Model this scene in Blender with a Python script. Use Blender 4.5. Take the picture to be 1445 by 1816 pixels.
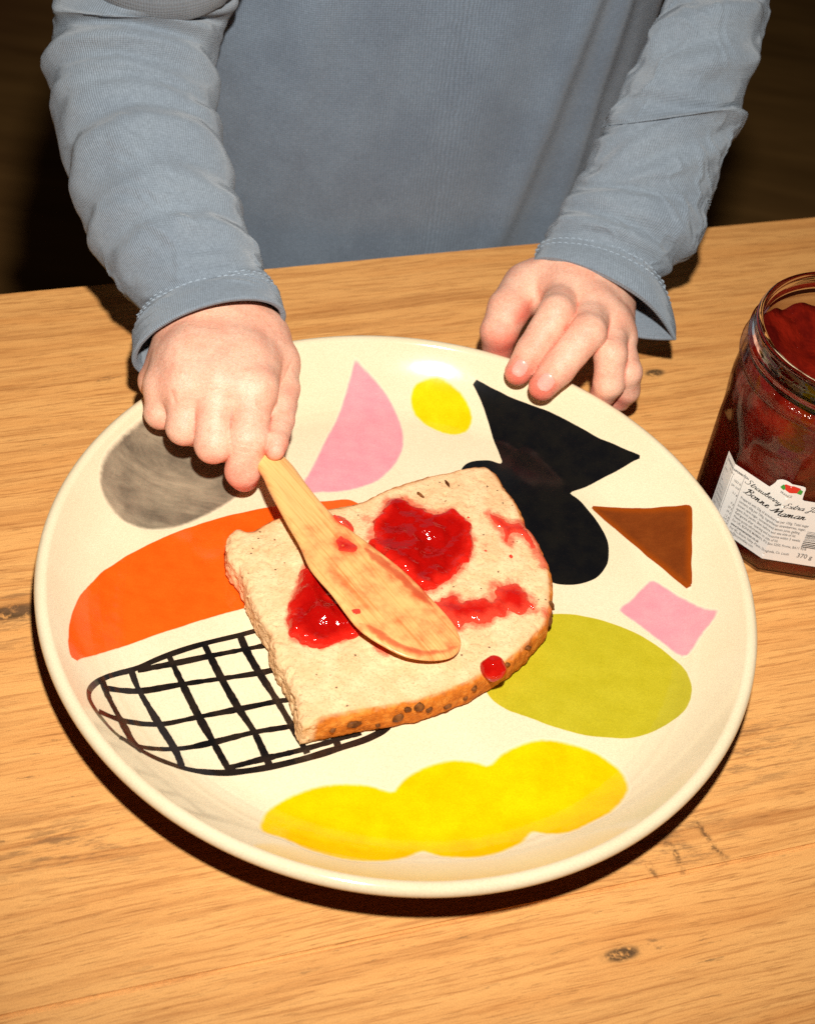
import bpy, bmesh, math, random
import numpy as np
from mathutils import Vector, Matrix
from mathutils.geometry import delaunay_2d_cdt

random.seed(4); RNG = np.random.default_rng(7)
sc = bpy.context.scene
for o in list(bpy.data.objects): bpy.data.objects.remove(o)

# ------------------------------------------------------------------ camera, light, exposure
# lengths are in centimetres in this script and become metres when a mesh is made
S = 0.01
PW, PH, F = 1445.0, 1816.0, 2900.0
ELEV, ROLL, DIST, TX, TY, ZRIM = 0.81426921, 0.16488629, 61.19949527, -0.17706172, -2.25802656, 3.05
_ce, _se, _cr, _sr = math.cos(ELEV), math.sin(ELEV), math.cos(ROLL), math.sin(ROLL)
CW = np.array([0, _ce, -_se]); _r0 = np.array([1., 0, 0]); _u0 = np.array([0, _se, _ce])
CR = _cr*_r0 + _sr*_u0; CU = -_sr*_r0 + _cr*_u0
CC = -CW*DIST - CR*TX - CU*TY + np.array([0, 0, ZRIM])

cam_d = bpy.data.cameras.new('camera'); cam = bpy.data.objects.new('camera', cam_d); sc.collection.objects.link(cam)
cam_d.sensor_fit = 'VERTICAL'; cam_d.sensor_height = 24.0; cam_d.lens = 24.0*F/PH
cam_d.clip_start = 0.02; cam_d.clip_end = 50
M4 = Matrix(((CR[0], CU[0], -CW[0], CC[0]*S), (CR[1], CU[1], -CW[1], CC[1]*S), (CR[2], CU[2], -CW[2], CC[2]*S), (0, 0, 0, 1)))
cam.matrix_world = M4
cam_d.dof.use_dof = True
cam_d.dof.focus_distance = 0.62; cam_d.dof.aperture_fstop = 11
sc.camera = cam

w = bpy.data.worlds.new('World'); sc.world = w; w.use_nodes = True
w.node_tree.nodes['Background'].inputs[0].default_value = (1.0, 0.72, 0.45, 1)
w.node_tree.nodes['Background'].inputs[1].default_value = 0.008

# the camera's own flash, a hand's width above the lens
FL = CC + CU*14.0 + CR*2.8
fl_d = bpy.data.lights.new('flash', 'SPOT'); fl = bpy.data.objects.new('flash', fl_d); sc.collection.objects.link(fl)
fl_d.energy = 30; fl_d.shadow_soft_size = 0.013; fl_d.spot_size = math.radians(80); fl_d.spot_blend = 1.0
fl_d.color = (1.0, 0.955, 0.88)
_aim = np.array([-1.0, 13.0, 5.0])
fl.location = Vector(FL*S); fl.rotation_euler = Vector(_aim-FL).to_track_quat('-Z', 'Y').to_euler()

sc.view_settings.view_transform = 'Standard'; sc.view_settings.look = 'None'
sc.view_settings.exposure = 0.0; sc.view_settings.gamma = 1.0; sc.view_settings.use_curve_mapping = False
sc.cycles.use_denoising = False
sc.cycles.diffuse_bounces = 3; sc.cycles.max_bounces = 10; sc.cycles.transmission_bounces = 10; sc.cycles.transparent_max_bounces = 12
sc.cycles.caustics_refractive = False; sc.cycles.caustics_reflective = False

# ------------------------------------------------------------------ small helpers
def ray(px, py): return CW + CR*((px-PW/2)/F) - CU*((py-PH/2)/F)
def U(px, py, z):
    d = ray(px, py); return CC + d*((z-CC[2])/d[2])
def UD(px, py, dep): return CC + ray(px, py)*dep
def depth(p): return float((np.asarray(p)-CC) @ CW)
def PJ(p):
    d = np.asarray(p, float)-CC; k = d @ CW
    return PW/2 + F*(d @ CR)/k, PH/2 - F*(d @ CU)/k
def nrm(v): v = np.asarray(v, float); return v/np.linalg.norm(v)
def sstep(a, b, x):
    t = np.clip((x-a)/(b-a), 0, 1); return t*t*(3-2*t)

def hash3(ix, iy, iz, seed):
    h = (ix*374761393 + iy*668265263 + iz*2147483647 + seed*1274126177) & 0xffffffff
    h = ((h ^ (h >> 13))*1274126177) & 0xffffffff
    return ((h ^ (h >> 16)) & 0xffff)/65535.0
def vnoise(p, seed=0):
    p = np.asarray(p, float); i = np.floor(p).astype(np.int64); f = p-i; f = f*f*(3-2*f)
    out = 0
    for dx in (0, 1):
        for dy in (0, 1):
            for dz in (0, 1):
                wgt = (f[..., 0] if dx else 1-f[..., 0])*(f[..., 1] if dy else 1-f[..., 1])*(f[..., 2] if dz else 1-f[..., 2])
                out = out + wgt*hash3(i[..., 0]+dx, i[..., 1]+dy, i[..., 2]+dz, seed)
    return out*2-1
def fbm(p, oct=3, seed=0):
    s, a, o = 0, 1.0, np.asarray(p, float)
    for k in range(oct): s = s + a*vnoise(o, seed+k); a *= .5; o = o*2.03+17.1
    return s

def mesh_obj(name, V, Fc, mat=None, parent=None, smooth=True, recalc=False, attrs=None, uv=None):
    V = np.asarray(V, float)
    me = bpy.data.meshes.new(name)
    me.from_pydata((V*S).tolist(), [], Fc.tolist() if isinstance(Fc, np.ndarray) else Fc)
    if attrs:
        for k, a in attrs.items():
            at = me.attributes.new(k, 'FLOAT', 'POINT'); at.data.foreach_set('value', np.asarray(a, np.float32))
    if uv is not None:
        ul = me.uv_layers.new(name='UVMap'); li = np.zeros(len(me.loops), np.int32); me.loops.foreach_get('vertex_index', li)
        ul.data.foreach_set('uv', np.asarray(uv, np.float32)[li].ravel())
    if recalc:
        bm = bmesh.new(); bm.from_mesh(me); bmesh.ops.recalc_face_normals(bm, faces=bm.faces); bm.to_mesh(me); bm.free()
    if smooth: me.polygons.foreach_set('use_smooth', [True]*len(me.polygons))
    me.update()
    if mat: me.materials.append(mat)
    o = bpy.data.objects.new(name, me); sc.collection.objects.link(o)
    if parent: o.parent = parent
    return o
def tag(o, label=None, cat=None, group=None, kind=None):
    if label: o['label'] = label
    if cat: o['category'] = cat
    if group: o['group'] = group
    if kind: o['kind'] = kind
    return o
def empty(name, loc):
    o = bpy.data.objects.new(name, None); sc.collection.objects.link(o); o.empty_display_size = .01
    return o     # stays at the world origin so that children keep plain coordinates

# ---- node helper
class NT:
    def __init__(s, name):
        s.m = bpy.data.materials.new(name); s.m.use_nodes = True; s.t = s.m.node_tree
        s.b = s.t.nodes['Principled BSDF']
    def n(s, typ, **kw):
        nd = s.t.nodes.new(typ)
        for k, v in kw.items(): setattr(nd, k, v)
        return nd
    def l(s, a, b): s.t.links.new(a, b)
    def set(s, **kw):
        for k, v in kw.items(): s.b.inputs[k.replace('_', ' ')].default_value = v
        return s
    def coord(s, scale=(1, 1, 1), rot=(0, 0, 0), loc=(0, 0, 0), src='Object'):
        c = s.n('ShaderNodeTexCoord'); m = s.n('ShaderNodeMapping')
        m.inputs['Scale'].default_value = scale; m.inputs['Rotation'].default_value = rot; m.inputs['Location'].default_value = loc
        s.l(c.outputs[src], m.inputs['Vector']); return m.outputs[0]
    def noise(s, vec, scale, detail=3, rough=.55, dist=0):
        x = s.n('ShaderNodeTexNoise'); x.inputs['Scale'].default_value = scale; x.inputs['Detail'].default_value = detail
        x.inputs['Roughness'].default_value = rough; x.inputs['Distortion'].default_value = dist
        if vec is not None: s.l(vec, x.inputs['Vector'])
        return x.outputs['Fac']
    def ramp(s, fac, stops, interp='LINEAR'):
        r = s.n('ShaderNodeValToRGB'); cr = r.color_ramp; cr.interpolation = interp
        while len(cr.elements) < len(stops): cr.elements.new(.5)
        for e, (p, c) in zip(cr.elements, stops):
            e.position = p; e.color = (*c, 1) if len(c) == 3 else c
        s.l(fac, r.inputs[0]); return r.outputs[0]
    def math(s, op, a, b=None, c=None, clamp=False):
        m = s.n('ShaderNodeMath', operation=op, use_clamp=clamp)
        for i, v in enumerate((a, b, c)):
            if v is None: continue
            if isinstance(v, (int, float)): m.inputs[i].default_value = v
            else: s.l(v, m.inputs[i])
        return m.outputs[0]
    def mix(s, fac, a, b, blend='MIX'):
        m = s.n('ShaderNodeMix', data_type='RGBA', blend_type=blend)
        for sock, v in ((m.inputs[0], fac), (m.inputs[6], a), (m.inputs[7], b)):
            if isinstance(v, (int, float)): sock.default_value = v
            elif isinstance(v, tuple): sock.default_value = (*v, 1) if len(v) == 3 else v
            else: s.l(v, sock)
        return m.outputs[2]
    def attr(s, name):
        a = s.n('ShaderNodeAttribute'); a.attribute_name = name; return a.outputs['Fac']
    def bump(s, h, strength=.3, dist=.001, normal=None):
        b = s.n('ShaderNodeBump'); b.inputs['Strength'].default_value = strength; b.inputs['Distance'].default_value = dist
        s.l(h, b.inputs['Height'])
        if normal is not None: s.l(normal, b.inputs['Normal'])
        return b.outputs[0]
    def maprange(s, v, a, b, c=0., d=1., smooth=True):
        m = s.n('ShaderNodeMapRange'); m.interpolation_type = 'SMOOTHSTEP' if smooth else 'LINEAR'
        for i, x in enumerate((a, b, c, d)): m.inputs[i+1].default_value = x
        s.l(v, m.inputs[0]); return m.outputs[0]
    def out(s, base=None, normal=None, rough=None):
        if base is not None: s.l(base, s.b.inputs['Base Color'])
        if normal is not None: s.l(normal, s.b.inputs['Normal'])
        if rough is not None: s.l(rough, s.b.inputs['Roughness'])
        return s.m
def srgb(r, g, b):
    f = lambda c: (c/255/12.92) if c/255 <= .04045 else ((c/255+.055)/1.055)**2.4
    return (f(r), f(g), f(b))

# ------------------------------------------------------------------ the table and the floor
EDGE_A = math.radians(23.27)
E1 = np.array([math.cos(EDGE_A), math.sin(EDGE_A), 0]); E2 = np.array([-math.sin(EDGE_A), math.cos(EDGE_A), 0])
D_BACK, D_SEAM = float(U(700, 453.5, 0) @ E2), float(U(1278, 1534, 0) @ E2)       # distance of the back edge and of the seam along E2
def tf(p): return np.array([p @ E1, p @ E2])

def wood_mat(name, seed, tone, knots, cracks=(), blots=()):
    t = NT(name)
    t.set(Roughness=.55, IOR=1.45); t.b.inputs['Specular IOR Level'].default_value = .25
    co = t.n('ShaderNodeTexCoord'); mp = t.n('ShaderNodeMapping'); mp.vector_type = 'POINT'
    mp.inputs['Rotation'].default_value = (0, 0, -EDGE_A); mp.inputs['Scale'].default_value = (100, 100, 100)
    t.l(co.outputs['Object'], mp.inputs['Vector'])
    sep = t.n('ShaderNodeSeparateXYZ'); t.l(mp.outputs[0], sep.inputs[0])
    x, y = sep.outputs[0], sep.outputs[1]
    # slow wander of the grain
    c1 = t.n('ShaderNodeCombineXYZ'); t.l(t.math('MULTIPLY', x, .045), c1.inputs[0]); t.l(t.math('MULTIPLY', y, .16), c1.inputs[1]); c1.inputs[2].default_value = seed
    wander = t.noise(c1.outputs[0], 1.0, 2, .5)
    yy = t.math('MULTIPLY_ADD', wander, 1.6, y)
    kdark = None
    for (kx, ky, rx, ry, amp) in knots:
        dx = t.math('DIVIDE', t.math('SUBTRACT', x, kx), rx); dy = t.math('DIVIDE', t.math('SUBTRACT', y, ky), ry)
        d2 = t.math('ADD', t.math('MULTIPLY', dx, dx), t.math('MULTIPLY', dy, dy))
        bend = t.math('POWER', 2.718, t.math('MULTIPLY', d2, -.12))
        sg = t.math('MULTIPLY', t.math('ARCTANGENT', t.math('MULTIPLY', dy, 1.5)), bend)
        yy = t.math('MULTIPLY_ADD', sg, -.55*ry*amp, yy)
        core = t.math('POWER', 2.718, t.math('MULTIPLY', d2, -1.1))
        kdark = core if kdark is None else t.math('MAXIMUM', kdark, core)
    def stretched(sx, sy, sd, det=3, rough=.6):
        c = t.n('ShaderNodeCombineXYZ'); t.l(t.math('MULTIPLY', x, sx), c.inputs[0]); t.l(t.math('MULTIPLY', yy, sy), c.inputs[1]); c.inputs[2].default_value = seed+sd
        return t.noise(c.outputs[0], 1.0, det, rough)
    broad = stretched(.05, .55, 3, 3)
    rings = stretched(.06, 1.7, 5, 3, .6)
    fine = stretched(.30, 9.5, 7, 4, .65)
    pores = stretched(1.0, 20, 9, 2, .6)
    L, Mid, Dk = tone
    col = t.ramp(broad, [(.28, Mid), (.5, L), (.75, Mid)])
    col = t.mix(t.math('MULTIPLY', t.maprange(rings, .48, .72), .42), col, Dk)
    col = t.mix(t.math('MULTIPLY', t.maprange(fine, .50, .66), .50), col, Dk)
    col = t.mix(t.math('MULTIPLY', t.maprange(pores, .57, .68), .40), col, tuple(c*.55 for c in Dk))
    if kdark is not None:
        kn = t.noise(mp.outputs[0], 2.6, 4, .7)
        k = t.math('MULTIPLY', t.maprange(kdark, .15, .75), t.maprange(kn, .34, .52))
        col = t.mix(t.math('MULTIPLY', k, .9), col, (.06, .035, .018))
    for (kx, ky, rx, ry) in blots:
        dx = t.math('DIVIDE', t.math('SUBTRACT', x, kx), rx); dy = t.math('DIVIDE', t.math('SUBTRACT', y, ky), ry)
        e_ = t.math('POWER', 2.718, t.math('MULTIPLY', t.math('ADD', t.math('MULTIPLY', dx, dx), t.math('MULTIPLY', dy, dy)), -1))
        bn = stretched(.5, 2.6, 31, 5, .75)
        col = t.mix(t.math('MULTIPLY', e_, t.math('MULTIPLY', t.maprange(bn, .48, .64), .7)), col, (.18, .09, .04))
    for (ax_, ay_, bx_, by_, wd_) in cracks:
        L_ = math.hypot(bx_-ax_, by_-ay_); ux, uy = (bx_-ax_)/L_, (by_-ay_)/L_; cx0, cy0 = (ax_+bx_)/2, (ay_+by_)/2
        wn = t.math('MULTIPLY', t.math('SUBTRACT', t.noise(mp.outputs[0], 1.1, 3, .6), .5), .7)
        px_ = t.math('SUBTRACT', x, cx0); py_ = t.math('SUBTRACT', y, cy0)
        al = t.math('DIVIDE', t.math('ADD', t.math('MULTIPLY', px_, ux), t.math('MULTIPLY', py_, uy)), L_/2)
        pe = t.math('DIVIDE', t.math('ADD', t.math('ADD', t.math('MULTIPLY', px_, -uy), t.math('MULTIPLY', py_, ux)), wn), wd_)
        e_ = t.math('POWER', 2.718, t.math('MULTIPLY', t.math('ADD', t.math('MULTIPLY', pe, pe), t.math('POWER', t.math('ABSOLUTE', al), 4)), -1))
        col = t.mix(t.math('MULTIPLY', e_, t.maprange(t.noise(mp.outputs[0], 3.0, 3, .7), .38, .58, .0, .75)), col, (.06, .03, .014))
    # rough torn streaks (short dark checks)
    chk = stretched(.55, 3.6, 13, 5, .75)
    msk = stretched(.05, .12, 21, 1)
    col = t.mix(t.math('MULTIPLY', t.math('MULTIPLY', t.maprange(chk, .60, .70), t.maprange(msk, .50, .62)), .7), col, (.12, .065, .03))
    fg = t.noise(mp.outputs[0], 26, 2, .7)
    col = t.mix(.5, col, t.ramp(fg, [(.3, (.55, .52, .50)), (.7, (1.35, 1.35, 1.35))]), 'MULTIPLY')
    h = t.math('ADD', t.math('MULTIPLY', fine, .6), pores)
    return t.out(col, t.bump(h, .22, .0006), t.maprange(fine, .3, .7, .48, .66))

TONE = (srgb(232, 170, 100), srgb(218, 150, 82), srgb(162, 96, 44))
def kn(px, py): a = tf(U(px, py, 0)); return float(a[0]), float(a[1])
k1, k2, k3, k4, k5, k6 = kn(1102, 1692), kn(1160, 661), kn(22, 1086), kn(1215, 1500), kn(1285, 1490), kn(580, 1660)
m_back = wood_mat('oak_back', 2.3, TONE, [(*k2, .55, .28, .8), (*k3, 1.2, .4, 1.0)], [(*kn(1178, 1484), *kn(1212, 1550), .13), (*kn(1226, 1446), *kn(1286, 1528), .13), (*kn(1140, 1524), *kn(1166, 1556), .10)], [(*kn(1190, 1500), 2.6, 1.3), (*kn(20, 1090), 2.6, 1.6), (*kn(1340, 1330), 3.0, 1.6), (*kn(120, 1500), 3.5, 1.2)])
m_front = wood_mat('oak_front', 8.9, TONE, [(*k1, .75, .28, 1.0), (*k6, .5, .22, .5)])

def slab(name, d0, d1, mat, parent):
    bm = bmesh.new(); bmesh.ops.create_cube(bm, size=1)
    for v in bm.verts:
        x, y, z = v.co
        p = E1*(x*150) + E2*(d0 + (y+.5)*(d1-d0)) + np.array([0, 0, (z-.5)*3.2])
        v.co = Vector(p*S)
    bmesh.ops.recalc_face_normals(bm, faces=bm.faces)
    bmesh.ops.bevel(bm, geom=[e for e in bm.edges], offset=.10*S, segments=3, affect='EDGES')
    me = bpy.data.meshes.new(name); bm.to_mesh(me); bm.free(); me.materials.append(mat)
    me.polygons.foreach_set('use_smooth', [False]*len(me.polygons))
    o = bpy.data.objects.new(name, me); sc.collection.objects.link(o); o.parent = parent
    return o
table = tag(empty('table_top', (0, 0, 0)), kind='structure')
slab('board', D_SEAM+.0, D_BACK, m_back, table)
slab('board', -45, D_SEAM-.004, m_front, table)

t = NT('dark_floor'); t.set(Roughness=.5)
v = t.coord((1.2, 9, 1), (0, 0, -EDGE_A))
nz = t.noise(v, 3.0, 4, .6); nb = t.noise(t.coord((.8, .8, .8)), 1.3, 2)
t.out(t.mix(t.maprange(nb, .35, .65), t.ramp(nz, [(.3, (.26, .13, .036)), (.7, (.46, .24, .07))]), (.24, .085, .036)), None)
FZ = -74.
tag(mesh_obj('floor', [(-400, -300, FZ), (400, -300, FZ), (400, 600, FZ), (-400, 600, FZ)], [(0, 1, 2, 3)], t.m, smooth=False), kind='structure')

# ------------------------------------------------------------------ generic geometry
def tri_fill(poly, step, jitter=.25, insets=()):
    """constrained Delaunay fill of a closed 2-D outline: vertices, triangles, distance of each vertex to the outline"""
    poly = np.asarray(poly, float)
    x0, y0 = poly.min(0); x1, y1 = poly.max(0)
    gx, gy = np.meshgrid(np.arange(x0, x1, step), np.arange(y0, y1, step*.866))
    gx = gx + (np.arange(gx.shape[0]) % 2)[:, None]*step*.5
    g = np.stack([gx.ravel(), gy.ravel()], -1) + RNG.uniform(-1, 1, (gx.size, 2))*step*jitter*.5
    d = sdpoly(g, poly); g = g[d < -max(step*.55, (max(insets)+step*.4) if insets else 0)]
    for q_ in insets:
        tg_ = np.roll(poly, -1, 0)-np.roll(poly, 1, 0); nr_ = np.stack([-tg_[:, 1], tg_[:, 0]], -1)/(np.linalg.norm(tg_, axis=1)[:, None]+1e-9)
        ar_ = np.sum(poly[:, 0]*np.roll(poly[:, 1], -1)-np.roll(poly[:, 0], -1)*poly[:, 1])
        ii = poly+nr_*q_*(1 if ar_ > 0 else -1); ii = ii[sdpoly(ii, poly) < -q_*.9]; g = np.vstack([g, ii])
    n = len(poly); pts = [Vector(p) for p in poly] + [Vector(p) for p in g]
    vs, es, fs, *_ = delaunay_2d_cdt(pts, [(i, (i+1) % n) for i in range(n)], [list(range(n))], 1, 1e-7)
    V = np.array([tuple(p) for p in vs])
    d = np.clip(-sdpoly(V, poly), 0, None)
    T = np.array([f for f in fs if len(f) == 3])
    a, b, c = V[T[:, 0]], V[T[:, 1]], V[T[:, 2]]
    area = (b[:, 0]-a[:, 0])*(c[:, 1]-a[:, 1]) - (b[:, 1]-a[:, 1])*(c[:, 0]-a[:, 0])
    T[area < 0] = T[area < 0][:, ::-1]
    return V, T, d
def sdpoly(p, poly):
    p = np.asarray(p, float); n = len(poly); d2 = np.full(p.shape[:-1], 1e9); ins = np.zeros(p.shape[:-1], bool)
    for i in range(n):
        a, b = poly[i], poly[(i+1) % n]; e = b-a; wv = p-a
        tt = np.clip((wv @ e)/max(e @ e, 1e-12), 0, 1); q = wv - tt[..., None]*e
        d2 = np.minimum(d2, (q*q).sum(-1))
        cond = (a[1] > p[..., 1]) != (b[1] > p[..., 1])
        with np.errstate(divide='ignore', invalid='ignore'):
            xi = (b[0]-a[0])*(p[..., 1]-a[1])/(b[1]-a[1])+a[0]
        ins ^= cond & (p[..., 0] < xi)
    d = np.sqrt(d2); return np.where(ins, -d, d)
def crom(pts, n, closed=True):
    """Catmull-Rom through the points, n samples per span"""
    P = np.asarray(pts, float); m = len(P); out = []
    rng = range(m) if closed else range(m-1)
    for i in rng:
        if closed: p0, p1, p2, p3 = P[i-1], P[i], P[(i+1) % m], P[(i+2) % m]
        else: p0, p1, p2, p3 = P[max(i-1, 0)], P[i], P[i+1], P[min(i+2, m-1)]
        for k in range(n):
            s = k/n
            out.append(.5*((2*p1)+(-p0+p2)*s+(2*p0-5*p1+4*p2-p3)*s*s+(-p0+3*p1-3*p2+p3)*s**3))
    if not closed: out.append(P[-1])
    return np.array(out)
def resample(P, step, closed=True):
    P = np.asarray(P, float)
    if closed: P = np.vstack([P, P[:1]])
    s = np.r_[0, np.cumsum(np.linalg.norm(np.diff(P, axis=0), axis=1))]
    n = max(4, int(round(s[-1]/step))); q = np.linspace(0, s[-1], n+1)
    out = np.stack([np.interp(q, s, P[:, k]) for k in range(P.shape[1])], -1)
    return out[:-1] if closed else out

def surface_nets(D, org, h):
    """naive surface nets on a numpy field: negative inside"""
    nx, ny, nz = D.shape
    ins = D < 0
    cnt = np.zeros((nx-1, ny-1, nz-1), np.float32); acc = np.zeros((nx-1, ny-1, nz-1, 3), np.float32)
    cor = [(i, j, k) for i in (0, 1) for j in (0, 1) for k in (0, 1)]
    def sl(c): return D[c[0]:nx-1+c[0], c[1]:ny-1+c[1], c[2]:nz-1+c[2]]
    for a in cor:
        for ax in range(3):
            if a[ax]: continue
            b = list(a); b[ax] = 1
            da, db = sl(a), sl(b); x = (da < 0) != (db < 0)
            tt = np.zeros_like(da); tt[x] = da[x]/(da[x]-db[x])
            cnt += x
            for q in range(3):
                acc[..., q] += x*(a[q] + (tt if q == ax else 0))
    act = cnt > 0
    idx = -np.ones(cnt.shape, np.int64); idx[act] = np.arange(act.sum())
    cells = np.argwhere(act)
    V = (cells + acc[act]/cnt[act][:, None])*h + org
    quads = []
    for ax in range(3):
        a0 = [slice(1, n-1) for n in (nx, ny, nz)]; a0[ax] = slice(0, (nx, ny, nz)[ax]-1)
        b0 = list(a0); b0[ax] = slice(1, (nx, ny, nz)[ax])
        A, B = ins[tuple(a0)], ins[tuple(b0)]
        e = np.argwhere(A != B); fl = A[tuple(e.T)]
        off = np.array([1, 1, 1]); off[ax] = 0
        e = e+off
        o1, o2 = [(1, 2), (2, 0), (0, 1)][ax]
        d1 = np.zeros(3, int); d1[o1] = 1; d2 = np.zeros(3, int); d2[o2] = 1
        def gi(c): return idx[c[:, 0], c[:, 1], c[:, 2]]
        q = np.stack([gi(e-d1-d2), gi(e-d2), gi(e), gi(e-d1)], -1)
        q[~fl] = q[~fl][:, ::-1]
        quads.append(q)
    Q = np.concatenate(quads); return V, Q[(Q >= 0).all(1)]
def field_normals(V, Q):
    n = np.cross(V[Q[:, 2]]-V[Q[:, 0]], V[Q[:, 3]]-V[Q[:, 1]]); N = np.zeros_like(V)
    for k in range(4): np.add.at(N, Q[:, k], n)
    return N/np.maximum(np.linalg.norm(N, axis=1), 1e-9)[:, None]

# ------------------------------------------------------------------ the plate
PZ0 = 1.20
def plate_z(r):
    r = np.asarray(r, float)
    return PZ0 + 1.95*np.clip((r-10.0)/3.1, 0, 1.2)**1.9 - .012*np.exp(-((r-10.66)/.07)**2) + .014*np.exp(-((r-11.35)/.12)**2)
def on_plate(px, py):
    z = 1.0
    for _ in range(14):
        p = U(px, py, z); z = .4*z+.6*float(plate_z(min(np.hypot(p[0], p[1]), 13.2)))
    return U(px, py, z)
CREAM = (.815, .685, .47)
t = NT('cream_glaze'); t.set(Roughness=.10, IOR=1.5, Coat_Weight=.0); t.b.inputs['Specular IOR Level'].default_value = .45
n1 = t.noise(t.coord((100, 100, 100)), .28, 3); n2 = t.noise(t.coord((100, 100, 100)), 22, 2, .7)
c = t.mix(t.maprange(n1, .3, .7), CREAM, (.785, .65, .435))
c = t.mix(.34, c, t.ramp(n2, [(.3, (.6, .56, .52)), (.7, (1.3, 1.3, 1.3))]), 'MULTIPLY')
CREAM_NODE = None
t.out(c, t.bump(t.noise(t.coord((100, 100, 100)), .9, 2), .05, .0012)); m_plate = t.m

prof = []
for r in np.r_[np.linspace(0, 9.4, 12), np.linspace(9.6, 13.0, 60)]: prof.append((r, float(plate_z(r))))
rr = .27; _a0 = 90+math.degrees(math.atan(float(plate_z(13.02)-plate_z(12.98))/.04))
rc, zc = 13.0-rr*math.cos(math.radians(_a0)), float(plate_z(13.0))-rr*math.sin(math.radians(_a0))      # rolled lip
for a in np.linspace(_a0-6, -95, 26): prof.append((rc+rr*math.cos(math.radians(a)), zc+rr*math.sin(math.radians(a))))
prof += [(12.5, zc-.62), (11.7, zc-1.05), (10.7, 1.0), (9.7, .72), (9.0, .62), (8.8, .02), (8.2, 0.02), (7.9, .6), (0, .6)]
prof = np.array(prof); NS = 240
a = np.linspace(0, 2*np.pi, NS, endpoint=False)
V = np.stack([prof[:, 0, None]*np.cos(a), prof[:, 0, None]*np.sin(a), prof[:, 1, None]+0*a], -1)
wob = .035*np.sin(2*a+.6)+.02*np.sin(3*a)
V[..., 2] += wob*.7*np.clip(prof[:, 0, None]/13, 0, 1)**3
V = V.reshape(-1, 3); m = len(prof)
Fq = [(i*NS+j, (i+1)*NS+j, (i+1)*NS+(j+1) % NS, i*NS+(j+1) % NS) for i in range(m-1) for j in range(NS)]
V[:, 2] += .004
plate = mesh_obj('plate', V, Fq, m_plate, recalc=True)
t = NT('clay_dark_for_shade'); t.set(Roughness=.9); nz_ = t.noise(t.coord((100, 100, 100)), 3, 3)
t.out(t.mix(nz_, (.11, .055, .028), (.17, .085, .04))); plate.data.materials.append(t.m)      # unglazed foot and underside, coloured dark to deepen the shadow beneath
for p in plate.data.polygons:
    if p.normal.z < -.55: p.material_index = 1
tag(plate, 'large round cream ceramic plate with hand-painted bright shapes under the slice of bread', 'plate')
def plate_top(xy):
    r = np.hypot(xy[:, 0], xy[:, 1]); th = np.arctan2(xy[:, 1], xy[:, 0])
    return plate_z(np.minimum(r, 13.0)) + (.035*np.sin(2*th+.6)+.02*np.sin(3*th))*.7*np.clip(r/13, 0, 1)**3 + .004

def paint_mat(name, c1, c2, soft, streak=0.0, rough=.10, spec=.45, edge_dark=None, sdir=0.5, sc_=1.4, contrast=.5):
    t = NT(name); t.set(Roughness=rough, IOR=1.5); t.b.inputs['Specular IOR Level'].default_value = spec
    e = t.attr('edge'); v = t.coord((100, 100, 100))
    n = t.noise(v, sc_, 4, .6); ns = t.noise(t.coord((20, 120, 60), (0, 0, sdir)), 1.6*sc_, 5, .65, .6)
    f = t.maprange(n, .5-contrast*.4, .5+contrast*.4)
    if streak: f = t.mix(streak, f, t.maprange(ns, .32, .68))
    col = t.mix(f, c1, c2)
    if edge_dark: col = t.mix(t.maprange(e, .0, .35, 1, 0), col, edge_dark)
    fine = t.noise(v, 22, 2, .7)
    col = t.mix(.34, col, t.ramp(fine, [(.3, (.6, .6, .6)), (.7, (1.25, 1.25, 1.25))]), 'MULTIPLY')
    en = t.math('MULTIPLY_ADD', t.math('SUBTRACT', t.noise(v, 5.0, 3), .5), soft*.5, e)
    col = t.mix(t.maprange(en, .004, soft), CREAM, col)
    return t.out(col, t.bump(t.noise(v, .9, 2), .05, .0012))

def motif(name, pts, mat, label, lift=.010, step=.16, spl=6, corner=False):
    W3 = np.array([on_plate(*p) for p in pts])[:, :2]
    W3 = crom(W3, spl) if not corner else W3
    W3 = resample(W3, .11)
    W3 = W3 + .02*np.stack([vnoise(np.c_[W3*1.8, np.zeros(len(W3))+3], 5), vnoise(np.c_[W3*1.8, np.zeros(len(W3))+9], 6)], -1)
    P2, T, d = tri_fill(W3, step)
    z = plate_top(P2)+lift
    o = mesh_obj(name, np.c_[P2, z], T, mat, plate, attrs={'edge': d})
    o['label'] = label; return o

mt_pink = paint_mat('pink_paint', srgb(240, 160, 165), srgb(232, 140, 152), .16, .25, contrast=.8)
motif('painted_teardrop', [(629.5, 632), (649, 651), (674, 679), (696, 712), (710, 743), (718, 776), (715, 801), (701, 828), (674, 853), (640, 867), (604, 874), (566, 876), (538, 879), (524, 873), (532, 858), (545, 838), (563, 803), (588, 754), (607, 707), (620, 662)], mt_pink, 'pink teardrop brushed beside the spreader handle')
mt_yel = paint_mat('yellow_paint', srgb(255, 215, 20), srgb(246, 190, 6), .16, .12, sc_=.8, contrast=.7)
motif('painted_oval', [(765, 665), (735, 679), (725, 704), (732, 734), (751, 754), (782, 769), (809, 773), (831, 765), (840, 745), (836, 723), (820, 695), (798, 676), (782, 667)], mt_yel, 'small yellow oval next to the black shape')
mt_blk = paint_mat('black_paint', (.005, .005, .006), (.009, .008, .007), .03, 0, .12, spec=.22)
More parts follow.
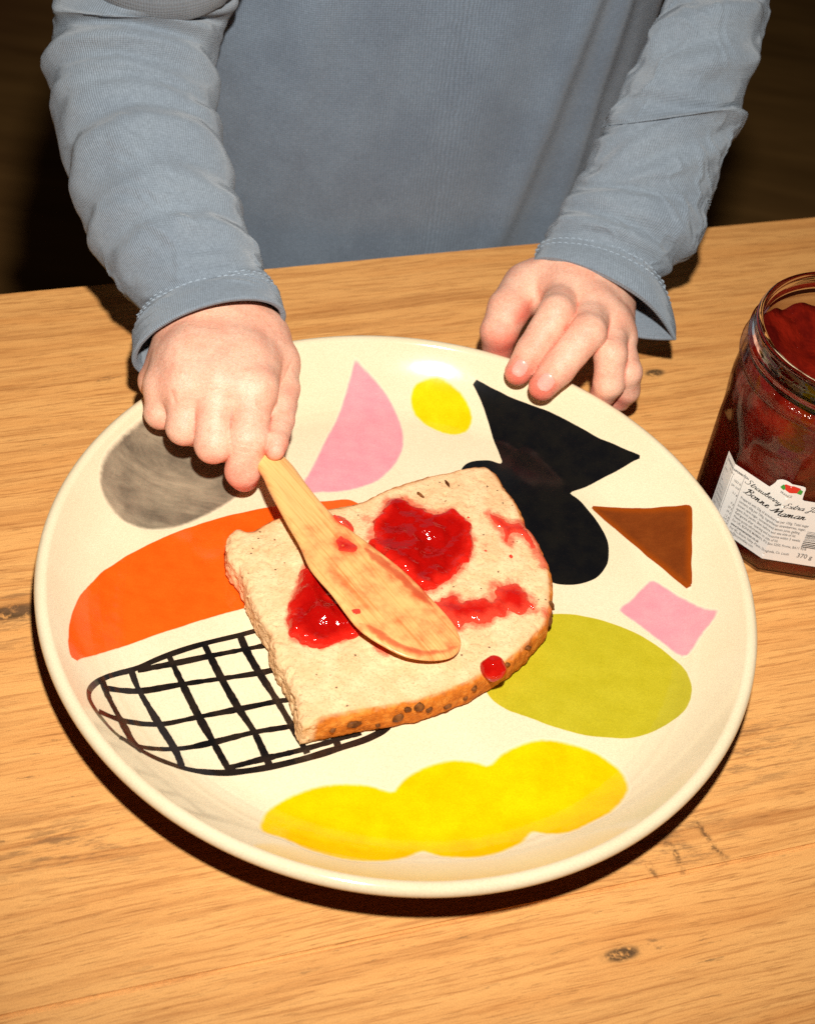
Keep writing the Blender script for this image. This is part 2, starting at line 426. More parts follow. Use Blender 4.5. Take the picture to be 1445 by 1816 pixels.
motif('painted_spade', [(828, 663), (834, 666), (843, 671), (860, 680), (891, 697), (955, 722), (1005, 745), (1055, 773), (1104, 795), (1138, 811), (1121, 821), (1099, 834), (1068, 850), (1041, 864), (1012, 874), (1020, 882), (1035, 895), (1057, 922), (1074, 950), (1080, 975), (1077, 1000), (1066, 1019), (1049, 1030), (1019, 1038), (983, 1036), (955, 1020), (925, 986), (883, 917), (841, 875), (818, 840), (822, 826), (838, 818), (866, 816), (889, 820), (877, 789), (866, 753), (852, 712), (838, 684), (832, 672), (829.5, 667)], mt_blk, 'glossy black triangle joined to a black oval')
mt_brn = paint_mat('brown_paint', srgb(128, 62, 22), srgb(104, 46, 16), .03, .3, edge_dark=srgb(150, 66, 12), contrast=.9)
motif('painted_triangle', resample([(1041, 896), (1075, 899), (1119, 902), (1166, 900), (1199, 897), (1226, 894), (1227.5, 949), (1226.5, 999), (1227, 1051), (1222, 1051), (1194, 1027), (1155, 995), (1111, 958), (1069, 922)], 12), mt_brn, 'brown triangle near the jam jar', corner=True)
motif('painted_square', [(1153, 1028), (1177, 1038), (1210, 1059), (1249, 1077), (1275, 1082), (1266, 1102), (1246, 1129), (1232, 1151), (1216, 1167), (1205, 1166), (1172, 1143), (1133, 1113), (1095, 1083), (1116, 1063), (1135, 1043)], mt_pink, 'pink four-sided patch under the brown triangle')
mt_olv = paint_mat('olive_paint', srgb(190, 176, 42), srgb(178, 164, 30), .07, .2, contrast=.9)
motif('painted_ellipse', [(1000, 1088), (1036, 1092), (1083, 1104), (1127, 1122), (1172, 1149), (1205, 1176), (1224, 1201), (1228, 1226), (1219, 1254), (1194, 1279), (1160, 1298), (1130, 1308), (1097, 1311), (1045, 1307), (990, 1293), (941, 1276), (900, 1261), (870, 1240), (855, 1215), (854, 1180), (878, 1138), (925, 1103), (965, 1090)], mt_olv, 'olive green ellipse right of the bread')
mt_yel2 = paint_mat('yellow_wash', srgb(252, 202, 6), srgb(242, 180, 2), .20, .12, sdir=.3, sc_=.7, contrast=.7)
motif('painted_cloud', [(457, 1465), (468, 1439), (500, 1416), (549, 1396), (599, 1387), (649, 1389), (692, 1400), (698, 1397), (716, 1377), (749, 1358), (790, 1346), (832, 1346), (862, 1354), (868, 1352), (890, 1333), (927, 1315), (968, 1308), (1021, 1318), (1066, 1337), (1101, 1364), (1118, 1392), (1111, 1416), (1087, 1441), (1052, 1460), (1014, 1477), (976, 1482), (948, 1479), (942, 1482), (927, 1497), (886, 1516), (836, 1524), (786, 1522), (752, 1514), (744, 1516), (716, 1526), (666, 1531), (608, 1526), (554, 1512), (504, 1491), (465, 1478)], mt_yel2, 'yellow three-lobed cloud along the front of the plate')
mt_org = paint_mat('orange_paint', srgb(250, 96, 22), srgb(240, 82, 14), .05, .2, contrast=.9)
motif('painted_half_moon', [(438, 906), (400, 915), (344, 932), (289, 953), (234, 980), (184, 1012), (151, 1045), (134, 1070), (124, 1098), (120, 1122), (121, 1150), (130, 1179), (137, 1176), (154, 1168), (213, 1150), (282, 1126), (351, 1104), (403, 1088), (448, 1076), (500, 1056), (560, 1015), (620, 960), (648, 910), (625, 887), (575, 888), (490, 897)], mt_org, 'orange half moon left of the bread')
mt_gry = paint_mat('grey_wash', srgb(172, 154, 128), srgb(92, 82, 69), .22, .5, sdir=.55, sc_=.55, contrast=.55)
motif('painted_smudge', [(300, 716), (261, 732), (234, 752), (206, 777), (184, 805), (173, 841), (176, 866), (189, 896), (211, 921), (239, 938), (275, 943), (317, 938), (358, 922), (400, 899), (428, 880), (458, 856), (480, 820), (484, 780), (450, 742), (380, 716)], mt_gry, 'grey brushed oval under the fist')

# black lattice: an outline and eleven brush lines, ribbons lying on the glaze
t = NT('lattice_paint'); t.set(Roughness=.1, IOR=1.5)
e = t.attr('thin'); nn = t.noise(t.coord((100, 100, 100)), 1.2, 3)
cc = t.mix(t.maprange(nn, .35, .65), (.007, .006, .006), (.022, .014, .010))
cc = t.mix(e, cc, t.mix(t.maprange(nn, .45, .55), (.10, .075, .035), (.09, .014, .008)))
t.out(cc, None); m_lat = t.m
LV, LF, LT = [], [], []
def ribbon(pts, width, lift, closed=False, thin=None):
    W3 = np.array([on_plate(*p) for p in pts])[:, :2]
    W3 = resample(crom(W3, 6, closed), .08, closed); n = len(W3)
    tg = np.gradient(W3, axis=0)
    if closed: tg = np.roll(W3, -1, 0)-np.roll(W3, 1, 0)
    nr = np.stack([-tg[:, 1], tg[:, 0]], -1)/np.linalg.norm(tg, axis=1)[:, None]
    s = np.linspace(0, 1, n)
    wv = width*(1+.22*vnoise(np.c_[s*7+lift*900, s*0, s*0], 3)+.10*vnoise(np.c_[s*40+lift*900, s*0, s*0], 4))
    th = np.zeros(n) if thin is None else thin(W3)
    if thin is not None: wv = wv*(1-.35*th)
    b = len(LV)//1
    for k in (-.5, -.17, .17, .5):
        q = W3+nr*(wv*k)[:, None]
        LV.extend(np.c_[q, plate_top(q)+lift].tolist()); LT.extend(th.tolist())
    rng = n if closed else n-1
    for r_ in range(3):
        for i in range(rng):
            j = (i+1) % n
            LF.append((b+r_*n+i, b+r_*n+j, b+(r_+1)*n+j, b+(r_+1)*n+i))
pa = on_plate(190, 1290)[:2]; pb = on_plate(160, 1232)[:2]
def thinf(W): return np.clip(np.exp(-((W-pa)**2).sum(1)/1.2)+.8*np.exp(-((W-pb)**2).sum(1)/.25), 0, 1)
ribbon([(469, 1116), (420, 1128), (358, 1143), (299, 1162), (247, 1184), (206, 1196), (178, 1207), (161, 1222), (159, 1239), (171, 1261), (189, 1284), (209, 1304), (240, 1325), (279, 1346), (327, 1363), (369, 1370), (417, 1370), (472, 1362), (540, 1346), (608, 1325), (657, 1308), (690, 1285), (700, 1240), (670, 1180), (600, 1130), (530, 1112)], .26, .010, True, thinf)
for i, ln in enumerate([[(244, 1189), (310, 1177), (372, 1164), (434, 1152), (483, 1143), (560, 1130)], [(189, 1221), (247, 1226), (324, 1214), (393, 1204), (460, 1194), (493, 1187), (600, 1168)],
        [(176, 1262), (213, 1277), (282, 1285), (353, 1272), (424, 1258), (493, 1244), (521, 1240), (640, 1215)], [(213, 1308), (251, 1325), (310, 1329), (379, 1317), (452, 1299), (523, 1287), (640, 1260)],
        [(407, 1362), (469, 1346), (540, 1329), (640, 1300)]]):
    ribbon(ln, .24, .014+.001*i)
for i, ln in enumerate([[(182, 1208), (192, 1235), (216, 1280), (237, 1318), (254, 1335)], [(234, 1192), (247, 1225), (282, 1284), (310, 1329), (324, 1362)],
        [(299, 1162), (324, 1214), (353, 1272), (379, 1318), (407, 1368)], [(362, 1142), (393, 1204), (424, 1258), (452, 1301), (478, 1358)],
        [(427, 1130), (438, 1156), (460, 1194), (493, 1246), (521, 1294), (545, 1337)], [(500, 1115), (530, 1175), (570, 1250), (600, 1325)]]):
    ribbon(ln, .25, .022+.001*i)
o = mesh_obj('painted_lattice', LV, LF, m_lat, plate, attrs={'thin': LT}); o['label'] = 'black brushed lattice oval left of the bread'
for p in o.data.polygons: pass
bm = bmesh.new(); bm.from_mesh(o.data)
for f_ in bm.faces:
    if f_.normal.z < 0: f_.normal_flip()
bm.to_mesh(o.data); bm.free()

JAM = dict(
 big=[(690, 883), (716, 884), (747, 899), (770, 913), (801, 906), (823, 926), (836, 953), (832, 988), (805, 1019), (765, 1047), (735, 1045), (712, 1022), (663, 976), (658, 944), (676, 908)],
 left=[(541, 1003), (527, 1037), (514, 1077), (507, 1099), (517, 1130), (539, 1144), (575, 1145), (614, 1134), (645, 1120), (632, 1095), (600, 1060), (570, 1020)],
 right=[(760, 1072), (782, 1068), (800, 1056), (812, 1060), (823, 1070), (840, 1066), (862, 1060), (870, 1066), (878, 1052), (873, 1036), (886, 1040), (911, 1032), (922, 1044), (929, 1052), (940, 1058), (951, 1080), (938, 1077), (928, 1086), (906, 1080), (893, 1092), (880, 1090), (862, 1104), (845, 1107), (832, 1100), (812, 1114), (785, 1095)],
 upper=[(866, 908), (885, 917), (900, 926), (914, 925), (929, 924), (942, 938), (950, 957), (960, 978), (964, 1000), (952, 978), (940, 962), (926, 950), (912, 945), (904, 950), (903, 964), (894, 955), (891, 940), (880, 932)],
 tiny=[(664, 1140), (676, 1134), (690, 1146), (684, 1158), (673, 1152)])
# ------------------------------------------------------------------ the bread
BTOP, BBOT = PZ0+1.42, PZ0+.03
top_px = [(402, 955), (409, 942), (424, 935), (442, 941), (468, 927), (508, 912), (555, 902), (601, 896), (637, 888), (690, 864), (747, 846), (787, 837), (823, 828), (860, 825), (876, 834), (889, 851), (907, 877), (918, 895), (931, 926), (951, 953), (969, 992), (978, 1028), (979, 1063), (974, 1090), (960, 1117), (911, 1165), (863, 1193), (814, 1218), (734, 1245), (663, 1257), (610, 1266), (561, 1277), (536, 1283), (524, 1240), (513, 1205), (490, 1165), (475, 1117), (453, 1081), (443, 1055), (431, 1024), (408, 992), (402, 970)]
bp = np.array([U(x, y, BTOP)[:2] for x, y in top_px])
bpo = resample(crom(bp, 5), .12)
h = .055
org = np.array([bpo[:, 0].min()-.6, bpo[:, 1].min()-.6, BBOT-.35])
nx, ny, nz = [int(v) for v in np.ceil((np.array([bpo[:, 0].max()+.6, bpo[:, 1].max()+.6, BTOP+.45])-org)/h)]
X = org[0]+h*np.arange(nx); Y = org[1]+h*np.arange(ny); Z = org[2]+h*np.arange(nz)
gx, gy = np.meshgrid(X, Y, indexing='ij'); g2 = np.stack([gx, gy], -1)
d2 = sdpoly(g2, bpo)
d2 = d2 + .05*fbm(np.concatenate([g2*2.3, 0*g2[..., :1]], -1), 3, 3)
# cut side (left edge in the photo): line between the two left corners
cl0, cl1 = U(402, 960, BTOP)[:2], U(536, 1283, BTOP)[:2]; cn = nrm(np.r_[cl1-cl0, 0]); cnr = np.array([cn[1], -cn[0]])
side = np.abs((g2-cl0) @ np.array([-cn[1], cn[0]]))
leftness = 1-sstep(.25, .8, side)
zc_, hz = (BTOP+BBOT)/2, (BTOP-BBOT)/2
rr3 = .26
GX = np.broadcast_to(gx[..., None], (nx, ny, nz)); GY = np.broadcast_to(gy[..., None], (nx, ny, nz)); GZ = np.broadcast_to(Z, (nx, ny, nz))
dome = .10*np.clip(-d2/2.0, 0, 1)[..., None] - .03*fbm(np.concatenate([g2*.55, 0*g2[..., :1]], -1), 2, 8)[..., None]
bulge = .10*(1-((GZ-zc_)/hz)**2)*(1-leftness[..., None])
qx = d2[..., None]-bulge+rr3; qz = np.abs(GZ-zc_-dome*.5)-hz-dome*.5*(GZ > zc_)+rr3
D = np.minimum(np.maximum(qx, qz), 0)+np.hypot(np.maximum(qx, 0), np.maximum(qz, 0))-rr3
near = np.abs(D) < .4
P3 = np.stack([GX[near], GY[near], GZ[near]], -1)
crustness = (1-sstep(.0, .55, -d2))*(1-leftness)
cr3 = np.broadcast_to(crustness[..., None], D.shape)[near]
pores = np.clip(fbm(P3*np.array([5.2, 3.6, 5.2]), 2, 21)-.28, 0, 1)+1.6*np.clip(vnoise(P3*np.array([3.6, 2.2, 3.6]), 57)-.62, 0, 1)
fine = fbm(P3*8.5, 2, 31)
mid_ = fbm(P3*4.2, 2, 41)
D = D.astype(np.float32)
D[near] += ((.080*pores + .010*fine + .003*mid_)*(1-.5*cr3) + .008*fine + .03*np.broadcast_to(leftness[..., None], D.shape)[near]*(.6*fine+.9*mid_)).astype(np.float32)
V, Q = surface_nets(D, org, h)
dv = sdpoly(V[:, :2], bpo)
sv = np.abs((V[:, :2]-cl0) @ np.array([-cn[1], cn[0]])); lft = 1-sstep(.2, .9, sv)
hrel = (V[:, 2]-BBOT)/(BTOP-BBOT)
# the lower-left side of the slice as seen in the photo carries the thick brown crust
cthick = sstep(-.55, -.02, dv + .10*fbm(V*2.0, 2, 77))*(1-lft)
topcut = np.clip(1-np.abs(V[:, 2]-BTOP)/.15, 0, 1)
crust = np.clip(cthick*np.where(dv > -.12, 1.0, .75), 0, 1)
N = field_normals(V, Q)
side_n = 1-np.abs(N[:, 2])
crust = np.clip(crust*(.35+.9*side_n), 0, 1)
t = NT('bread'); t.set(Roughness=.85); t.b.inputs['Subsurface Radius'].default_value = (1, .6, .3); t.b.inputs['Specular IOR Level'].default_value = .15
v = t.coord((100, 100, 100)); cr_ = t.attr('crust')
n1 = t.noise(v, 1.1, 4); n2 = t.noise(v, 9, 3, .7); n3 = t.noise(v, 2.3, 5, .7)
crumb = t.mix(t.maprange(n1, .35, .65), srgb(236, 196, 150), srgb(227, 181, 133))
crumb = t.mix(.35, crumb, t.ramp(n2, [(.3, (.66, .58, .48)), (.55, (1.1, 1.1, 1.1))]), 'MULTIPLY')
sp = t.n('ShaderNodeTexVoronoi'); sp.inputs['Scale'].default_value = 2.1; t.l(v, sp.inputs['Vector'])
spk = t.math('MULTIPLY', t.maprange(t.math('MULTIPLY_ADD', t.math('SUBTRACT', n2, .5), .10, sp.outputs['Distance']), .07, .12, 1, 0), t.maprange(n1, .38, .48))
crumb = t.mix(t.math('MULTIPLY', spk, .8), crumb, (.05, .03, .015))
crustc = t.ramp(n3, [(.25, srgb(140, 66, 16)), (.5, srgb(200, 112, 34)), (.75, srgb(226, 150, 66))])
col = t.mix(t.maprange(cr_, .08, .7), crumb, crustc)
stm = t.maprange(t.math('MULTIPLY_ADD', t.math('SUBTRACT', t.noise(v, 2.2, 4, .7), .5), 1.5, t.attr('stain')), .36, 1.05)
col = t.mix(t.math('MULTIPLY', stm, .8), col, (.64, .07, .035))
pv = t.n('ShaderNodeTexVoronoi'); pv.inputs['Scale'].default_value = 8.5; pv.feature = 'F1'; t.l(v, pv.inputs['Vector'])
pore = t.maprange(pv.outputs['Distance'], .05, .38, 0, 1)
col = t.mix(t.math('MULTIPLY', t.math('SUBTRACT', 1, pore), .42), col, t.mix(.5, col, (.50, .28, .12)))
t.out(col, t.bump(t.math('ADD', t.math('MULTIPLY', pore, 1.2), t.math('ADD', t.math('MULTIPLY', n2, .6), t.math('MULTIPLY', t.noise(v, 20, 2), .6))), .38, .0006))
m_bread = t.m
bread = empty('bread_slice', (0, 0, 0))
tag(bread, 'thick slice of seeded wholemeal bread lying in the middle of the plate', 'bread')
isc = (crust > .45)[Q].mean(1) > .5
stn = np.zeros(len(V)); tops = np.where(V[:, 2] > BTOP-.5)[0]
for k_, pl in JAM.items():
    W_ = np.array([U(x, y, BTOP+.1)[:2] for x, y in pl]); dj = sdpoly(V[tops, :2], W_)
    stn[tops] = np.maximum(stn[tops], (1-sstep(-.05, .55 if k_ != 'left' else .3, dj)))
for px, py, r_, a_ in ((968, 1085, .5, .9), (955, 965, .4, .6), (650, 925, .5, .7), (690, 1165, .5, .5), (860, 975, .4, .5), (905, 985, .35, .5), (700, 872, .5, .5), (910, 925, .5, .5)):
    stn = np.maximum(stn, a_*np.exp(-((V[:, :2]-U(px, py, BTOP)[:2])**2).sum(1)/(r_*r_))*(V[:, 2] > BTOP-.6))
def submesh(name, V, Q, sel, mat, parent, attrs):
    q = Q[sel]; u, inv = np.unique(q, return_inverse=True)
    return mesh_obj(name, V[u], inv.reshape(q.shape), mat, parent, attrs={k: a[u] for k, a in attrs.items()})
submesh('crumb', V, Q, ~isc, m_bread, bread, {'crust': crust, 'stain': stn})
submesh('crust', V, Q, isc, m_bread, bread, {'crust': crust, 'stain': stn})
BV = V
def bread_top(xy):
    """height of the bread's upper surface at points"""
    xy = np.atleast_2d(xy); ix = np.clip(((xy[:, 0]-org[0])/h).astype(int), 0, nx-2); iy = np.clip(((xy[:, 1]-org[1])/h).astype(int), 0, ny-2)
    col = Dsm[ix, iy]; return col
ins = D < 0
Htop = np.where(ins.any(2), org[2]+h*(nz-1-np.argmax(ins[:, :, ::-1], 2)), BBOT)
K = 5; pad = np.pad(Htop, K, mode='edge'); Dsm = np.zeros_like(Htop)
for i in range(2*K+1):
    for j in range(2*K+1): Dsm += pad[i:i+nx, j:j+ny]
Dsm /= (2*K+1)**2

def ellipsoid(name, c, ax, mat, parent, seg=14, rings=8, bumpy=.0, seed=1):
    """ax: three axis vectors"""
    Vv, Ff = [], []
    for i in range(rings+1):
        ph = math.pi*i/rings
        for j in range(seg):
            a_ = 2*math.pi*j/seg
            q = np.array([math.sin(ph)*math.cos(a_), math.sin(ph)*math.sin(a_), math.cos(ph)])
            q = q*(1+bumpy*float(vnoise(q*2.2+seed*3.7, seed)))
            Vv.append(c+q[0]*ax[0]+q[1]*ax[1]+q[2]*ax[2])
    for i in range(rings):
        for j in range(seg): Ff.append((i*seg+j, i*seg+(j+1) % seg, (i+1)*seg+(j+1) % seg, (i+1)*seg+j))
    return mesh_obj(name, Vv, Ff, mat, parent, recalc=True)
t = NT('seed_brown'); t.set(Roughness=.5, IOR=1.4); t.b.inputs['Specular IOR Level'].default_value = .12; v = t.coord((100, 100, 100))
t.out(t.ramp(t.noise(v, 3, 3), [(.3, (.060, .018, .005)), (.7, (.24, .085, .022))]), t.bump(t.noise(v, 9, 2), .3, .0004)); m_seed = t.m
def nearest_bread(px, py):
    # the bread vertex that is seen at this pixel: nearest to the lens among those projecting close by
    d_ = BV-CC; k = d_ @ CW; x = PW/2+F*(d_ @ CR)/k; y = PH/2-F*(d_ @ CU)/k
    rr_ = np.hypot(x-px, y-py); ok = np.where(rr_ < max(6, rr_.min()+2))[0]; i = ok[k[ok].argmin()]
    return BV[i], N[i]
for (px, py, a_, b_, rot) in [(632, 1287, .42, .24, .1), (708, 1277, .36, .26, .9), (724, 1262, .24, .17, .2), (748, 1256, .36, .27, -.3), (765, 1262, .22, .16, .6), (798, 1255, .28, .17, .3), (590, 1300, .2, .13, .5), (845, 1222, .2, .15, .2), (905, 1178, .22, .14, -.4), (985, 1072, .34, .22, 1.3), (981, 1100, .36, .24, 1.0), (790, 853, .30, .08, .3), (748, 874, .34, .08, .7), (672, 1290, .16, .11, .2), (826, 1243, .16, .12, 1.0), (940, 1150, .2, .13, .1)]:
    p_, n_ = nearest_bread(px, py); n_ = nrm(n_)
    u_ = nrm(np.cross(n_, [.2, .1, 1]) if abs(n_[2]) < .9 else np.cross(n_, [1, .3, 0])); w_ = np.cross(n_, u_)
    au = math.cos(rot)*u_+math.sin(rot)*w_; aw = -math.sin(rot)*u_+math.cos(rot)*w_
    ellipsoid('seed', p_+n_*.02, [au*a_*.62, aw*b_*.62, n_*.085], m_seed, bread, bumpy=.3, seed=px)

# ------------------------------------------------------------------ jam on the bread
def jam_mat(name, thick, thin, rough=.06):
    t = NT(name); t.set(Roughness=rough, IOR=1.42, Subsurface_Weight=.15, Subsurface_Scale=.002)
    t.b.inputs['Subsurface Radius'].default_value = (1, .12, .06)
    t.b.inputs['Specular IOR Level'].default_value = .55
    v = t.coord((100, 100, 100)); e = t.attr('edge')
    n = t.noise(v, 1.3, 4, .6)
    c = t.mix(t.maprange(t.math('MULTIPLY_ADD', n, .7, t.math('SUBTRACT', e, .35)), -.05, .55), thin, thick)
    sp = t.n('ShaderNodeTexVoronoi'); sp.inputs['Scale'].default_value = 2.6; t.l(v, sp.inputs['Vector'])
    c = t.mix(t.math('MULTIPLY', t.maprange(sp.outputs['Distance'], .05, .12, 1, 0), .35), c, (.22, .02, .006))
    return t.out(c, t.bump(t.math('ADD', t.math('MULTIPLY', t.noise(v, 1.9, 2, .5), 1.6), t.math('MULTIPLY', t.noise(v, 6, 2), .3)), .38, .0018))
m_jam = jam_mat('jam', (.36, .003, .002), (.66, .016, .008))
m_jam_thin = jam_mat('jam_thin', (.50, .008, .005), (.74, .06, .030), .08)
def dollop(name, pts, hgt, mat, label, step=.07, lump=.5, seed=1, edge_noise=.10, roll=.35, sink=.03):
    W3 = np.array([U(x, y, BTOP+.12)[:2] for x, y in pts])
    W3 = resample(crom(W3, 5), .06)
    nv = np.stack([fbm(np.c_[W3*2.6, W3[:, :1]*0+seed], 3, 5), fbm(np.c_[W3*2.6, W3[:, :1]*0+seed+30], 3, 6)], -1)
    W3 = W3+edge_noise*nv
    P2, T, d = tri_fill(W3, step, insets=(.02, .05, .09))
    prof_ = np.clip(d/roll, 0, 1); prof_ = np.sqrt(np.clip(1-(1-prof_)**2, 0, 1))
    q = np.c_[P2*1.5, np.zeros(len(P2))+seed]
    hh = hgt*prof_*(1+lump*fbm(q*.8, 2, 9)+.10*fbm(q*3.1, 2, 12))
    base = bread_top(P2)
    top = np.maximum(base+hh, base-.02*1)
    n = len(P2); bot = base-sink
    onb = d < 1e-4
    top[onb] = base[onb]-sink*.3
    Vv = np.vstack([np.c_[P2, top], np.c_[P2, bot]])
    Fs = T.tolist()+[(c_+n, b_+n, a_+n) for a_, b_, c_ in T.tolist()]
    # side wall along the boundary edges
    ed = {}
    for tri in T.tolist():
        for i in range(3): ed[(tri[i], tri[(i+1) % 3])] = 1
    for (a_, b_) in list(ed):
        if (b_, a_) not in ed: Fs.append((b_, a_, a_+n, b_+n))
    o = mesh_obj(name, Vv, Fs, mat, attrs={'edge': np.r_[d, d]})
    return tag(o, label, 'jam')
dollop('jam_dollop', JAM['big'], .34, m_jam, 'biggest dark red jam dollop right of the wooden spreader', seed=2, edge_noise=.14, lump=.7, roll=.30)
dollop('jam_dollop', JAM['left'], .42, m_jam, 'glossy jam dollop on the left half of the bread, partly under the spreader', seed=5, lump=.5, roll=.45)
dollop('jam_smear', JAM['right'], .17, m_jam_thin, 'ragged jam smear running from the spreader to the right crust', seed=9, edge_noise=.15, roll=.25)
dollop('jam_smear', JAM['upper'], .08, m_jam_thin, 'thin jam smear at the upper right edge of the bread', seed=12, edge_noise=.10, roll=.2)
dollop('jam_smear', JAM['tiny'], .10, m_jam_thin, 'tiny jam smear below the spreader blade', seed=15, edge_noise=.05, roll=.2)
for i, (px, py, r_, lb) in enumerate([(833, 917, 6, 'tiny jam speck right of the biggest dollop'), (860, 977, 5, 'tiny jam speck between the two right-hand smears'), (906, 985, 4, 'tiny jam speck beneath the upper right smear')]):
    dollop('jam_speck', [(px+r_*math.cos(a_), py+r_*math.sin(a_)*.8) for a_ in np.linspace(0, 6.28, 8)[:-1]], .04, m_jam_thin, lb, seed=20+i, edge_noise=.05, roll=.12)
p_, n_ = nearest_bread(880, 1184)
ell = ellipsoid('jam_drop', p_+nrm(-CW)*.16, [CR*.47, CU*.48, CW*.34], m_jam, None, 28, 18, .10, 3)
tag(ell, 'round jam drop hanging on the front crust of the bread', 'jam')
at = ell.data.attributes.new('edge', 'FLOAT', 'POINT'); at.data.foreach_set('value', [.35]*len(ell.data.vertices))

# ------------------------------------------------------------------ the wooden spreader
KA, KB = U(478, 812, 3.40), U(792, 1162, BTOP+.42)         # handle where it leaves the fist, blade tip
kt = nrm(KB-KA)
kl = nrm(np.cross(kt, [0.12, 0.10, 1.0])); kn_ = np.cross(kl, kt)
if kn_[2] < 0: kn_, kl = -kn_, -kl
def on_knife(px, py):
    d = ray(px, py); s_ = ((KA-CC) @ kn_)/(d @ kn_); p = CC+d*s_-KA
    return np.array([p @ kt, p @ kl])
Lk = [(459, 832), (474, 862), (491, 895), (511, 932), (531, 967), (548, 1006), (566, 1030), (588, 1055), (628, 1108), (655, 1131), (681, 1147), (706, 1160), (730, 1168), (765, 1172), (796, 1168), (811, 1158), (817, 1145), (815, 1130), (801, 1103), (765, 1063), (716, 1014), (654, 966), (628, 947), (601, 926), (581, 907), (562, 886), (540, 858), (521, 832), (503, 813)]
kp = np.array([on_knife(*p) for p in Lk])
a0, a1 = kp[0], kp[-1]
back = np.array([[a1[0]-1.5, a1[1]*.9], [-5.0, a1[1]*.75], [-5.5, (a0[1]+a1[1])/2], [-5.0, a0[1]*.75], [a0[0]-2.0, a0[1]*.95]])
kpo = resample(crom(np.vstack([kp, back]), 5), .09)
P2, T, d = tri_fill(kpo, .13, insets=(.015, .05, .11, .19))
half = np.interp(P2[:, 0], [-6, -1, 1.5, 4, 7, 10.5], [.34, .34, .30, .22, .15, .10])
pr = np.sqrt(np.clip(1-(1-np.clip(d/.28, 0, 1))**2, 0, 1))
ridge = .10*np.exp(-((P2[:, 1]-np.interp(P2[:, 0], [-5, 0, 3, 8], [.15, .15, 0, 0]))/.35)**2)*sstep(5, 0, P2[:, 0])
top = half*pr*.9+ridge*pr; bot = -half*pr*.9
n = len(P2); bnd = d < 1e-4
V3 = lambda hh: KA+P2[:, :1]*kt+P2[:, 1:]*kl+hh[:, None]*kn_
Vv = np.vstack([V3(top), V3(bot)])
Fs = T.tolist()+[(c_+n, b_+n, a_+n) for a_, b_, c_ in T.tolist()]
t = NT('spreader_wood'); t.set(Roughness=.38, Coat_Weight=.15, Coat_Roughness=.25); t.b.inputs['Specular IOR Level'].default_value = .35
ks, kl_ = t.attr('ks'), t.attr('kl')
cx = t.n('ShaderNodeCombineXYZ'); t.l(t.math('MULTIPLY', ks, .22), cx.inputs[0]); t.l(t.math('MULTIPLY', kl_, 5.5), cx.inputs[1])
g1 = t.noise(cx.outputs[0], 1.0, 4, .6, .3)
cx2 = t.n('ShaderNodeCombineXYZ'); t.l(t.math('MULTIPLY', ks, .7), cx2.inputs[0]); t.l(t.math('MULTIPLY', kl_, 14), cx2.inputs[1])
g2_ = t.noise(cx2.outputs[0], 1.0, 3, .6)
wc = t.ramp(g1, [(.3, srgb(214, 146, 78)), (.5, srgb(238, 186, 116)), (.7, srgb(224, 162, 92))])
wc = t.mix(t.math('MULTIPLY', t.maprange(g2_, .55, .72), .28), wc, srgb(190, 128, 70))
st = t.attr('stain'); sn = t.noise(t.coord((100, 100, 100)), 1.6, 4, .6)
stf = t.maprange(t.math('MULTIPLY_ADD', t.math('SUBTRACT', sn, .5), .9, st), .12, .75)
wc = t.mix(t.math('MULTIPLY', stf, .85), wc, srgb(208, 62, 30))
t.out(wc, t.bump(g2_, .15, .0004), t.maprange(stf, 0, 1, .4, .15))
def stain(P):
    s_ = .30*sstep(2.2, 4.5, P[:, 0])
    for (px, py, r_, a_) in [(610, 972, .65, .85), (604, 925, .5, .75), (600, 1035, .7, .45), (690, 1015, .8, .50), (745, 1058, .7, .62), (735, 1160, .7, .42), (800, 1150, .6, .45), (590, 1000, .7, .5), (640, 1115, .6, .45), (660, 980, .9, .42), (700, 1100, 1.6, .34), (765, 1110, 1.3, .40), (650, 1060, 1.6, .34), (715, 1030, .9, .5)]:
        q = on_knife(px, py); s_ = np.maximum(s_, a_*np.exp(-((P-q)**2).sum(1)/(r_*r_)))
    return s_
s_ = stain(P2)
knife = mesh_obj('wooden_spreader', Vv, Fs, t.m, None, recalc=True, attrs={'ks': np.r_[P2[:, 0], P2[:, 0]], 'kl': np.r_[P2[:, 1], P2[:, 1]], 'stain': np.r_[s_, s_]})
tag(knife, 'pale wooden butter spreader smeared with jam, held in the fist across the bread', 'spreader')
bm = bmesh.new(); bm.from_mesh(knife.data); bmesh.ops.remove_doubles(bm, verts=bm.verts, dist=1e-6); bmesh.ops.recalc_face_normals(bm, faces=bm.faces); bm.to_mesh(knife.data); bm.free()
# jam clinging to the blade
def knife_blob(pts, hgt, seed, lab):
    W3 = resample(crom(np.array([on_knife(*p) for p in pts]), 5), .06)
    W3 = W3+.05*np.stack([fbm(np.c_[W3*3, W3[:, :1]*0+seed], 2, 5), fbm(np.c_[W3*3, W3[:, :1]*0+seed+9], 2, 6)], -1)
    Pk, Tk, dk = tri_fill(W3, .06)
    hf = np.interp(Pk[:, 0], [-6, -1, 1.5, 4, 7, 10.5], [.34, .34, .30, .22, .15, .10])*.9*np.sqrt(np.clip(1-(1-np.clip(-sdpoly(Pk, kpo)/.28, 0, 1))**2, 0, 1))
    hh = hf-.02+(hgt+.02)*np.sqrt(np.clip(1-(1-np.clip(dk/.2, 0, 1))**2, 0, 1))*(1+.4*fbm(np.c_[Pk*3, Pk[:, :1]*0+seed], 2, 3))
    Vk = KA+Pk[:, :1]*kt+Pk[:, 1:]*kl+hh[:, None]*kn_
    o = mesh_obj('jam_residue', Vk, Tk, m_jam_thin, knife, attrs={'edge': dk}); o['label'] = lab
knife_blob([(588, 917), (604, 916), (622, 926), (629, 942), (618, 941), (600, 934)], .12, 1, 'thick red jam lump on the upper blade edge')
